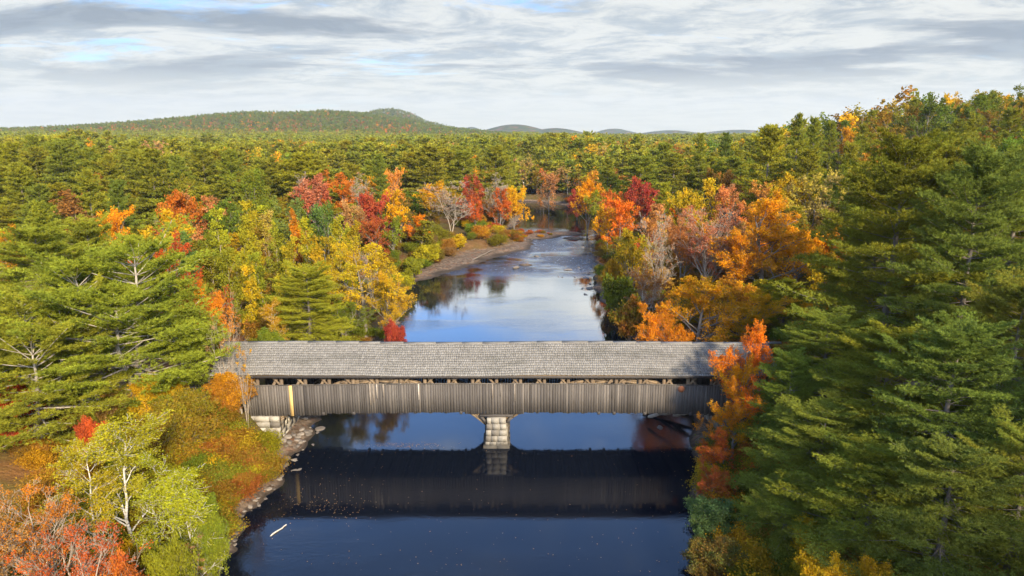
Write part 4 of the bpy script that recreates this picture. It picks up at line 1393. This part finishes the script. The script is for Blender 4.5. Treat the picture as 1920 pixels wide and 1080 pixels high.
hero("maple0", 1420, 598, 46.5, 110, "orange", "vermilion", "orange and red maple in front of the shaded bridge end", "the bridge end maple", var=2)
hero("maple0", 1385, 700, 44.5, 110, "vermilion", "orange", "lower red orange maple spreading over the water by the bridge end", var=0)
hero("maple0", 1355, 800, 42, 115, "orange", "crimson", "red edged maple nearest the water below the bridge end maple", var=0)
hero("maple0", 1340, 868, 39, 100, "vermilion", "crimson", "lowest red maple bough dipping toward the shaded river", var=1)
hero("maple0", 1400, 660, 45.5, 120, "gold", "orange", "golden maple filling the gap between the bridge end maple and the pines", var=0)
hero("shrub0", 1345, 925, 36, 110, "teal", "pineblue", "dark grey green shrub leaning over the water in the shade", var=0)
hero("shrub0", 1350, 1000, 33, 110, "pineblue", "rust", "dark shrub with brown tips at the bottom edge of the bank", var=1)
hero("aspen1", 1520, 960, 32.5, 60, "yellow", "gold", "thin yellow leaved sapling among the dark pines", var=0)
hero("aspen1", 1545, 880, 34.5, 46, "yellow", "olive", "faint yellow sapling between dark boughs", var=1)
hero("maple0", 1600, 700, 45, 90, "gold", "olive", "gold brown sapling showing between the near pines", var=2)
hero("shrub0", 1560, 1040, 27.5, 110, "gold", "yellow", "yellow shrub at the bottom edge under the low dark pine", var=2)
hero("shrub0", 1660, 1050, 26.5, 110, "gold", "olive", "gold shrub at the bottom edge between two pines", var=0)

# ------------------------------------------------------------------ the rest of the wood
rn = np.random.default_rng(99)
cell = {}
def blocked(x, y, d):
    cx, cy = int(math.floor(x / 6)), int(math.floor(y / 6))
    for a in (-1, 0, 1):
        for b_ in (-1, 0, 1):
            for (u, v_, q) in cell.get((cx + a, cy + b_), ()):
                if (u - x) ** 2 + (v_ - y) ** 2 < (min(d, q) if q else d) ** 2:
                    return True
    return False
def occupy(x, y, d):
    cell.setdefault((int(math.floor(x / 6)), int(math.floor(y / 6))), []).append((x, y, d))
for (x, y, wd) in TREES:
    occupy(x, y, min(5.5, wd * .5))

def zone(x, y, r):
    """what grows here: (kind, height, width, colour a, colour b)"""
    u = r.random()
    sl, sr = (float(q) for q in river_s(np.array(x), np.array(y)))
    d = -min(sl, sr)
    left = sl < sr
    n = math.sin(x * .045 + 1.7) * math.cos(y * .038 - .6) + .5 * math.sin(x * .11 + y * .09)
    pal = lambda *q: q[int(r.random() * len(q)) % len(q)]
    if left and 56 < y < 126 and x > -92 + .25 * (y - 70) and d > 0:
        if u < .12:
            return "bare", r.uniform(5, 8), r.uniform(2.5, 4), "salmon", "tan"
        if u < .5:
            return "aspen", r.uniform(6, 9.5), r.uniform(2.6, 4), pal("lime", "olive", "yellow", "bright"), pal("olive", "lime", "green")
        if u < .62:
            return "pine", r.uniform(6, 10), r.uniform(4, 5.5), "green", "pinelit"
        return "maple", r.uniform(5.5, 9), r.uniform(4.5, 7), pal("olive", "green", "rust", "gold", "lime", "salmon", "brown"), pal("olive", "green", "rust")
    if d < 16 and 95 < y < 260:
        if u < .25:
            return "pine", r.uniform(10, 16), r.uniform(5, 7), "pinelit", "pine"
        return "maple", r.uniform(6, 11), r.uniform(5, 7.5), pal("orange", "red", "vermilion", "gold", "green", "salmon", "rust", "olive"), pal("gold", "rust", "olive", "orange")
    if not left and 60 < y < 120 and x < 75:
        if u < (.1 if x < 42 else .4):
            return "pine", r.uniform(10, 15), r.uniform(6, 8), "pinelit", "olive"
        return "maple", r.uniform(5, 9) + max(0, (y - 75) * .07), r.uniform(5, 8), pal("gold", "olive", "orange", "salmon", "orange", "green"), pal("olive", "gold", "rust")
    if not left and x > 52 and y > 40:
        if u < .22 - .1 * n:
            return "pine", r.uniform(10, 15), r.uniform(5.5, 7.5), "pinelit", pal("olive", "pine")
        return "maple", r.uniform(8, 13), r.uniform(6, 8.5), pal("olive", "green", "lime", "rust", "green", "olive", "gold", "green"), pal("olive", "green", "gold", "green")
    if u < .68 + .2 * n:
        return "pine", r.uniform(13, 18), r.uniform(7.5, 10.5), pal("pinelit", "pinelit", "olive"), pal("pine", "pinedark", "olive")
    return "maple", r.uniform(9, 14), r.uniform(6, 8.5), pal("rust", "olive", "lime", "olive", "green", "salmon", "orange", "gold"), pal("olive", "rust", "green")

cand = []
def scatter(x0, x1, y0, y1, step, ok=None):
    n_ = int((x1 - x0) * (y1 - y0) / step ** 2 * 1.25)
    X = rn.uniform(x0, x1, n_)
    Y = rn.uniform(y0, y1, n_)
    sl, sr = river_s(X, Y)
    o_ = -np.minimum(sl, sr)
    bw = np.where(sl < sr, np.interp(Y, BY, BW), 1.0)
    keep = (o_ > bw + 2.0)
    keep &= np.abs(X) < Y * .86 + 42
    if ok is not None:
        keep &= ok(X, Y)
    for x, y in zip(X[keep], Y[keep]):
        if not blocked(x, y, step):
            occupy(x, y, 0)
            cand.append((float(x), float(y)))
in_clear = lambda X, Y: ~(((X > -36) & (X < -16) & (Y > 40) & (Y < 66)) | ((X < -22) & (Y < 47)) | ((np.abs(Y - 52.4) < 4.2) & (X < 60)) | ((X > -40) & (X < 0) & (Y < 48)))
scatter(-150, -14, 56, 135, 4.3, in_clear)
scatter(4, 150, 55, 135, 4.6, in_clear)
scatter(-230, 230, 135, 205, 5.6)
items = []
def view(x, y, z):
    d = y * math.cos(PITCH) + (H - z) * math.sin(PITCH)
    u = (y * math.sin(PITCH) - (H - z) * math.cos(PITCH))
    return 960 + F * x / d, 540 - F * u / d, d
def fit(x, y, h, wd):
    """lower a filling tree so that it leaves the upper part of the chosen trees behind it in view"""
    g_ = gz(x, y)
    for _ in range(4):
        px, py, d = view(x, y, g_ + h)
        hw = wd / d * F / 2
        lim = -1e9
        for (hx, ht, hw_, hh, hY) in SEEN:
            if hY > y - 1 and abs(hx - px) < .42 * hw_ + .7 * hw:
                lim = max(lim, ht + .62 * min(hh, hw_ * 1.6))
        if py >= lim - 2:
            return h
        h = (H - y * math.tan(float(ang(lim)))) - g_
        if h < 2.2:
            return 0
    return h
for (x, y) in cand:
    k, h, wd, a, b_ = zone(x, y, rn)
    h2 = fit(x, y, h, wd)
    if h2 < 2.2:
        continue
    if h2 < h:
        wd = max(2.2, wd * (h2 / h) ** .6)
        h = h2
    items.append((h / math.hypot(x, y), k, x, y, h, wd, a, b_))
items.sort(key=lambda q: -q[0])
WORDS = dict(pine="green", pinelit="olive green", pinedark="dark green", olive="olive", lime="yellow green", yellow="yellow", gold="golden", orange="orange", vermilion="orange red", red="red",
             crimson="crimson", rust="rust brown", salmon="salmon", green="green", teal="grey green", tan="tan", brown="brown", bright="bright yellow")
count = {"pine": 0, "maple": 0, "aspen": 0, "bare": 0}
LIMIT = {"pine": 215, "maple": 215, "aspen": 90, "bare": 40}
MASS = []         # trees that go into the forest mass
def relation(x, y):
    q = min(HERO, key=lambda h_: (h_[0] - x) ** 2 + ((h_[1] - y) * .8) ** 2)
    dx, dy = x - q[0], y - q[1]
    if dy > abs(dx):
        rel = "some way behind" if dy > 14 else "just behind"
    elif -dy > abs(dx):
        rel = "in front of"
    else:
        far = abs(dx) > 16
        rel = ("farther " if far else "close ") + ("left of" if dx < 0 else "right of")
    return rel, q[2]
for (_, k, x, y, h, wd, a, b_) in items:
    inview = abs(x) < y * .80 + 4
    if count[k] >= LIMIT[k] or not inview:
        MASS.append((k, x, y, h, wd, a, b_))
        continue
    count[k] += 1
    nm, cat = NAMES[k]
    rel, noun = relation(x, y)
    sz = ("tall " if h > 15.5 else "") if k == "pine" else ("small " if h < 7 else "")
    word = {"pine": "pine", "maple": "leafy tree", "aspen": "young birch", "bare": "bare tree"}[k]
    lab = f"{sz}{WORDS[a] + ' ' if k != 'bare' else 'pale '}{word} {rel} {noun}"
    put({"pine": "pine1", "maple": "maple1", "aspen": "aspen1", "bare": "bare1"}[k], x, y, h, wd, a, b_, nm, cat, lab, f"{WORDS[a]} {word}s near {noun}")
print("individual trees:", count, len(TREES))

# forest mass: everything farther off, and the trees beside and behind the camera that shade the right bank
def mass(x0, x1, y0, y1, step, fn=None):
    n_ = int((x1 - x0) * (y1 - y0) / step ** 2)
    gxn, gyn = int((x1 - x0) / step), int((y1 - y0) / step)
    X, Y = np.meshgrid(x0 + (np.arange(gxn) + .5) * step, y0 + (np.arange(gyn) + .5) * step)
    X = X + rn.uniform(-.45, .45, X.shape) * step
    Y = Y + rn.uniform(-.45, .45, X.shape) * step
    X, Y = X.ravel(), Y.ravel()
    sl, sr = river_s(X, Y)
    o_ = -np.minimum(sl, sr)
    k = (o_ > 3.5)
    if fn is not None:
        k &= fn(X, Y)
    return X[k], Y[k]

colA = variant_collection("wood", [(pine(200 + i, 18, 8.5, .2, 1), BARK, NEEDLE) for i in range(2)] + [(broadleaf(210 + i, 10, 7.5, 1), BARK_GREY, LEAF) for i in range(2)])
colB = variant_collection("farwood", [(pine(220 + i, 18, 9, .2, 2, taper=(.34, .42, .28)[i], jag=.16), BARK, NEEDLE) for i in range(3)] + [(broadleaf(230 + i, 10, 8, 2), BARK_GREY, LEAF) for i in range(3)])
colC = variant_collection("hillwood", [(pine(240 + i, 18, 9.5, .15, 3), BARK, NEEDLE) for i in range(2)] + [(broadleaf(250 + i, 10, 9, 3), BARK_GREY, LEAF) for i in range(2)])

def build_mass(name, coll, npine, rows, label):
    c_, info = coll
    P, RZ, SC, VI, CA, CB = [], [], [], [], [], []
    X = np.array([q[1] for q in rows])
    Y = np.array([q[2] for q in rows])
    Z = ground(X, Y) - .2
    nb_ = len(info) - npine
    for i, (k, x, y, h, wd, a, b_) in enumerate(rows):
        vi = int(rn.integers(npine)) if k == "pine" else npine + int(rn.integers(nb_))
        P.append((x, y, Z[i]))
        RZ.append(rn.uniform(0, 6.28))
        SC.append((wd / info[vi][1], wd / info[vi][1], h / info[vi][0]))
        VI.append(vi)
        CA.append(C[a])
        CB.append(C[b_])
    CA, CB = np.array(CA), np.array(CB)
    j = rn.uniform(.8, 1.2, (len(P), 1))
    return stuff(name, c_, P, RZ, SC, VI, CA * j, CB * j, label)

rows = [q for q in MASS]
X, Y = mass(20, 130, -90, 62, 6.0, lambda X, Y: ((X > Y * .80 + 8) & (X > 30) | (Y < 12)) & (np.abs(Y - 52.4) > 3.6))
for x, y in zip(X, Y):
    if x < 26 and y > -15:
        continue
    rows.append(("pine" if rn.random() < .7 else "maple", x, y, rn.uniform(15, 20), rn.uniform(6, 8), "pine", "olive"))
X, Y = mass(-120, -30, -40, 40, 8.0, lambda X, Y: (X < -Y * .86 - 14))
for x, y in zip(X, Y):
    rows.append(("pine" if rn.random() < .5 else "maple", x, y, rn.uniform(9, 13), rn.uniform(6, 8), "olive", "gold"))
build_mass("woodland", colA, 2, rows, "mixed autumn woodland filling in between and beside the nearer trees")

rows = []
X, Y = mass(-480, 520, 205, 470, 6.6, lambda X, Y: np.abs(X) < Y * .84 + 30)
for x, y in zip(X, Y):
    k, h, wd, a, b_ = zone(float(x), float(y), rn)
    n = math.sin(x * .071 + 2.2 * math.sin(y * .029)) * math.cos(y * .053 + x * .017)
    if n < -.72:
        continue
    h *= 1 + .16 * n + rn.normal(0, .07)
    wd *= rn.uniform(.9, 1.55)
    if n > .42 and k == "pine":
        k, a, b_ = "maple", ("rust", "olive", "lime", "olive", "green", "gold", "salmon", "orange")[int(rn.integers(8))], "olive"
        h *= .85
    rows.append((k if k in ("pine",) else "maple", x, y, h, wd, a, b_))
X, Y = mass(60, 330, 100, 205, 7, lambda X, Y: (np.abs(X) > Y * .86 + 42) & (X < Y * .9 + 90))
for x, y in zip(X, Y):
    k, h, wd, a, b_ = zone(float(x), float(y), rn)
    rows.append((k if k in ("pine",) else "maple", x, y, h, wd, a, b_))
build_mass("far_forest", colB, 3, rows, "olive pine forest with autumn trees stretching back from the river bend")

rows = []
def slope_kind(x, y, hilly):
    u = rn.random()
    n = math.sin(x * .008 + 1) * math.cos(y * .011)
    if hilly:
        if u < .35:
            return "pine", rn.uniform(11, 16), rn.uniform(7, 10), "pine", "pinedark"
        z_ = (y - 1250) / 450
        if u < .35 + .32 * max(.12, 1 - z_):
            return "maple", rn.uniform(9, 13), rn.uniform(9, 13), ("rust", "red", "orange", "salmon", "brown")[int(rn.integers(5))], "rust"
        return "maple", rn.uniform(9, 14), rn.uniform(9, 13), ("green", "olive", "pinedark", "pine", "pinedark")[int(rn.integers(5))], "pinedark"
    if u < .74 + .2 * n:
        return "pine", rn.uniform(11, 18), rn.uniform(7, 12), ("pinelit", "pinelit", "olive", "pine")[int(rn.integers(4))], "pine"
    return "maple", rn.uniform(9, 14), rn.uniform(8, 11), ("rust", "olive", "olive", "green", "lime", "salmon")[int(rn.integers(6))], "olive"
X, Y = mass(-1000, 1000, 470, 1150, 8.5, lambda X, Y: np.abs(X) < Y * .8 + 20)
for x, y in zip(X, Y):
    k, h, wd, a, b_ = slope_kind(x, y, False)
    rows.append((k, x, y, h, wd, a, b_))
X, Y = mass(-1700, 700, 1150, 1780, 10.0, lambda X, Y: (np.abs(X) < Y * .8) & ((X < 60) | (Y < 1400)))
for x, y in zip(X, Y):
    k, h, wd, a, b_ = slope_kind(x, y, x < 0)
    rows.append((k, x, y, h, wd, a, b_))
X, Y = mass(-800, 150, 1950, 2320, 12.0)
for x, y in zip(X, Y):
    k, h, wd, a, b_ = slope_kind(x, y, True)
    rows.append((k, x, y, h, wd, a, b_))
print("hill trees", len(rows))
build_mass("hill_forest", colC, 2, rows, "mixed forest covering the plain and the long hill on the horizon")

# ------------------------------------------------------------------ undergrowth
colD = variant_collection("brush", [(broadleaf(300 + i, 1.5, 2.0, 1, .05, 4, 1, .095, .4), BARK_GREY, LEAF) for i in range(3)])
P, RZ, SC, VI, CA, CB = [], [], [], [], [], []
def brush(n_, x0, x1, y0, y1, fn, sz, cols):
    X = rn.uniform(x0, x1, n_)
    Y = rn.uniform(y0, y1, n_)
    sl, sr = river_s(X, Y)
    o_ = -np.minimum(sl, sr)
    bw = np.where(sl < sr, np.interp(Y, BY, BW), .8)
    k = (o_ > bw * .75 + .1) & (np.abs(X) < Y * .84 + 6) & fn(X, Y, o_)
    X, Y = X[k], Y[k]
    Z = ground(X, Y)
    for x, y, z in zip(X, Y, Z):
        s = rn.uniform(*sz)
        P.append((x, y, z - .1))
        RZ.append(rn.uniform(0, 6.28))
        SC.append((s * rn.uniform(.9, 1.5), s * rn.uniform(.9, 1.5), s * rn.uniform(.7, 1.2)))
        VI.append(int(rn.integers(3)))
        n = .5 + .5 * math.sin(x * .9 + 2 * math.sin(y * .35)) * math.cos(y * .7 + x * .25)
        i = int(np.clip(n * len(cols) + rn.normal(0, .9), 0, len(cols) - 1))
        CA.append(np.array(C[cols[i]]) * rn.uniform(.75, 1.15))
        CB.append(np.array(C[cols[int(rn.integers(len(cols)))]]) * rn.uniform(.75, 1.15))
# the thick bank below the abutment
brush(620, -30, -15, 24, 49.2, lambda X, Y, o_: (o_ < 11.5) & ~((X < -16.5) & (X > -23.5) & (Y > 47.2)), (.55, 1.15), ["olive", "yellow", "olive", "rust", "green", "olive", "gold", "rust"])
brush(260, -46, -24, 24, 49, lambda X, Y, o_: (Y > 40) | (rn.random(len(X)) < .12), (.35, .8), ["olive", "rust", "brown", "gold"])
# beyond the bridge on both banks
brush(1500, -90, -12, 57, 140, lambda X, Y, o_: ~((X > -36) & (X < -17) & (Y < 64)) & (np.random.default_rng(3).random(len(X)) < .9), (.6, 1.5), ["olive", "lime", "brown", "green", "rust", "olive"])
brush(900, 6, 80, 57, 140, lambda X, Y, o_: X > 0, (.6, 1.5), ["olive", "gold", "brown", "green", "rust"])
brush(500, -20, 40, 135, 235, lambda X, Y, o_: o_ < 12, (.8, 1.7), ["olive", "rust", "green", "red", "gold"])
brush(520, 10, 50, 22, 49, lambda X, Y, o_: X > 0, (.5, 1.3), ["pine", "olive", "pine", "gold", "rust"])
# low red plants on the gravel island
for (ix, iy, rx, ry, hh) in ISLES[:2]:
    for i in range(26):
        a, q = rn.uniform(0, 6.28), math.sqrt(rn.random()) * .75
        x, y = ix + math.cos(a) * q * rx, iy + math.sin(a) * q * ry
        P.append((x, y, gz(x, y) - .1))
        RZ.append(rn.uniform(0, 6.28))
        s = rn.uniform(.3, .6)
        SC.append((s * 1.6, s * 1.6, s * .8))
        VI.append(int(rn.integers(3)))
        cc = ("red", "rust", "olive", "gold")[int(rn.integers(4))]
        CA.append(C[cc])
        CB.append(C["rust"])
stuff("undergrowth", colD[0], P, RZ, SC, VI, CA, CB, "dense autumn undergrowth of low leafy brush along both river banks")

# ------------------------------------------------------------------ stones, driftwood, floating leaves
def boulder_mesh(seed):
    import bmesh
    r = np.random.default_rng(seed)
    bm = bmesh.new()
    bmesh.ops.create_icosphere(bm, subdivisions=3, radius=1)
    pl = [(norm(r.normal(0, 1, 3)), r.uniform(.55, .9)) for _ in range(9)]
    ph = r.uniform(0, 6, 6)
    for v_ in bm.verts:
        p_ = np.array(v_.co)
        for n_, d_ in pl:
            e = p_ @ n_ - d_
            if e > 0:
                p_ = p_ - n_ * e * .85
        p_ = p_ * (1 + .05 * math.sin(5 * p_[0] + ph[0]) * math.sin(4 * p_[1] + ph[1]))
        v_.co = p_ * np.array([1, .8, .6])
    me = bpy.data.meshes.new("boulder")
    bm.to_mesh(me)
    bm.free()
    a = me.attributes.new("tone", "FLOAT", "POINT")
    a.data.foreach_set("value", np.full(len(me.vertices), .35 + .5 * r.random(), np.float32))
    me.materials.append(ROCK)
    return me
BM = [boulder_mesh(i) for i in range(6)]
def boulder(x, y, s, label, group, dark=False):
    g_ = max(gz(x, y), -.12)
    o_ = link("boulder", BM[int(rn.integers(6))], None, (x, y, g_ + s * .12))
    o_.scale = (s * rn.uniform(.8, 1.3), s * rn.uniform(.8, 1.2), s * rn.uniform(.6, 1.0))
    o_.rotation_euler = (rn.uniform(-.2, .2), rn.uniform(-.2, .2), rn.uniform(0, 6.28))
    tag(o_, label, "boulder", group)
def on_water(px, py, z=0.0):
    y = float(y_on(py, z))
    return x_at(px, y, z), y
for i in range(46):        # under the bridge end
    px, py = rn.uniform(530, 600), rn.uniform(785, 880)
    px = np.interp(py, [785, 880], [575, 530]) + rn.normal(0, 18)
    x, y = on_water(px, py, .25)
    boulder(x, y, rn.uniform(.12, .34), "tan stone on the shore in front of the sunlit abutment", "stones by the sunlit abutment")
x, y = on_water(600, 805)
boulder(x, y, .5, "flat pinkish slab of stone lying alone in the shallows under the bridge", None)
for i in range(40):
    py = rn.uniform(890, 1060)
    px = np.interp(py, [860, 900, 960, 1000, 1080], [550, 524, 476, 446, 393]) + rn.normal(-6, 7)
    x, y = on_water(px, py, .15)
    boulder(x, y, rn.uniform(.08, .22), "small stone along the near left shore line", "stones of the near shore line")
for i in range(44):
    py = rn.uniform(448, 560)
    px = np.interp(py, [448, 500, 530, 560], [1112, 1108, 1112, 1120]) - abs(rn.normal(0, 16))
    x, y = on_water(px, py)
    boulder(x, y, rn.uniform(.2, .55), "dark wet rock at the edge of the riffle under the right bank", "rocks along the right edge of the riffle")
for i in range(40):
    px = rn.uniform(940, 1110)
    py = 519 + (px - 1000) * .03 + rn.normal(0, 2) if i % 2 else rn.uniform(448, 500)
    x, y = on_water(px, py)
    boulder(x, y, rn.uniform(.12, .34), "small dark rock breaking the rippled water of the riffle", "rocks across the riffle")
for (px, py, s, lb) in [(966, 502, .9, "brown boulder with fallen leaves at the head of the lower pool"), (1065, 506, .8, "lone dark boulder in mid stream"), (1108, 541, .7, "dark boulder near the right bank above the calm pool"), (1006, 481, .6, "small dark boulder below the gravel island"),
                         (1237, 802, .42, "grey boulder in the shaded water under the bridge end")]:
    x, y = on_water(px, py)
    boulder(x, y, s, lb, None)
for i, (px, py) in enumerate([(1045, 790), (1041, 795), (1053, 802), (1060, 798), (1044, 806), (1069, 815)]):
    x, y = on_water(px, py)
    boulder(x, y, .12, "tiny dark stone poking out of the blue water under the bridge", "tiny stones under the bridge")

def log_mesh(a, b_, r0, r1, seed, tone, stubs=2):
    r = np.random.default_rng(seed)
    q = np.linspace(0, 1, 8)
    a, b_ = np.array(a, float), np.array(b_, float)
    Pth = a + np.outer(q, b_ - a) + r.normal(0, .05, (8, 3)) * np.sin(q * np.pi)[:, None]
    g = Geo()
    R = r0 + (r1 - r0) * q
    R[0] *= .6
    V, Q = tubes(Pth[None], R[None], 8)
    g.add(V, Q)
    for i in range(stubs):
        s = Pth[3 + i]
        d = norm(r.normal(0, 1, 3) + (b_ - a) * .2)
        d[2] = abs(d[2])
        V, Q = tubes((s + np.outer(np.linspace(0, 1, 3), d * r.uniform(.3, .8)))[None], (r1 * .5 * np.array([1, .7, .3]))[None], 5)
        g.add(V, Q)
    V = np.concatenate(g.V)
    return mesh_np("log", V, [np.concatenate(g.F)], [DRIFT], attrs={"tone": np.full(len(V), tone)}, smooth=True)
def log(p0, p1, r0, r1, seed, tone, label, stubs=2, group=None):
    c_ = (np.array(p0) + np.array(p1)) / 2
    o_ = link("fallen_log", log_mesh(np.array(p0) - c_, np.array(p1) - c_, r0, r1, seed, tone, stubs), None, c_)
    tag(o_, label, "log", group)
x0, y0 = on_water(507, 1006)
x1, y1 = on_water(537, 985)
log((x0, y0, .02), (x1, y1, .05), .05, .035, 1, .95, "thin white stick floating on the dark water below the bridge", 0)
for i, (a, b_, lb) in enumerate([((1205, 775), (1300, 812), "longest grey log in the driftwood under the shaded bridge end"), ((1225, 772), (1320, 795), "upper grey log leaning on the shaded abutment"), ((1240, 790), (1290, 815), "short pale log at the bottom of the driftwood"),
                                 ((1262, 774), (1308, 830), "steep log propped at the back of the driftwood"), ((1215, 783), (1262, 790), "thin branch at the water end of the driftwood")]):
    ya = YB + 1.5 - i * .5
    z0_, z1_ = .15 + .1 * i, .9 + .15 * i
    log((x_at(a[0], ya, .2), ya, z0_), (x_at(b_[0], ya - 1.2, .9), ya - 1.2, z1_), .16, .09, 20 + i, .3 + .12 * i, lb)
log((x_at(885, 128, .6), 128, .35), (x_at(925, 138, .6), 137, .8), .14, .08, 40, .0, "dark fallen log on the upper end of the gravel bar")
x0, y0 = on_water(305, 1078, 1)
x1, y1 = on_water(358, 1073, 1)
log((x0, y0, gz(x0, y0) + .5), (x1, y1, gz(x1, y1) + .45), .09, .07, 41, .9, "pale broken limb lying at the bottom edge of the near bank")

n_ = 900
PXs = np.concatenate([rn.normal(640, 55, 80), rn.uniform(480, 1290, 200), rn.normal(760, 40, 220), rn.normal(600, 40, 120), rn.uniform(760, 1110, 100)])
PYs = np.concatenate([rn.normal(900, 45, 80), rn.uniform(845, 1075, 200), rn.normal(835, 3, 220), rn.normal(950, 14, 120), rn.normal(520, 4, 100)])
LV = []
for px, py in zip(PXs, PYs):
    x, y = on_water(px, py)
    sl, sr = river_s(np.array(x), np.array(y))
    if min(sl, sr) > .2 and not (abs(y - YM) < 3 and abs(x - PX) < 1.6):
        LV.append((x, y, .02))
LV = np.array(LV)
V, Fc, mv, vv = leaves(rn, LV, .07, 6.0, rn.random(len(LV)), np.ones(len(LV)))
me = mesh_np("floating_leaves", V, [Fc], [LEAF], attrs={"mixv": mv, "val": vv})
o_ = link("floating_leaves", me)
o_["leaf_a"] = list(C["salmon"])
o_["leaf_b"] = list(C["tan"])
tag(o_, "fallen leaves drifting on the dark river", kind="stuff")

# ------------------------------------------------------------------ haze over the plain
HAZE = 0.00008
if HAZE > 0:
    mb = MB()
    mb.box(-4300, 4300, -650, 5200, -3.0, 250)
    hm, t, o = new_mat("haze_air")
    vol = t.node("ShaderNodeVolumePrincipled", in_Density=HAZE)
    vol.inputs["Color"].default_value = (.84, .91, 1.0, 1)
    vol.inputs["Anisotropy"].default_value = 0.2
    t.l.new(vol.outputs[0], o.inputs["Volume"])
    hz_o = mb.build("haze", hm)
    tag(hz_o, kind="stuff")
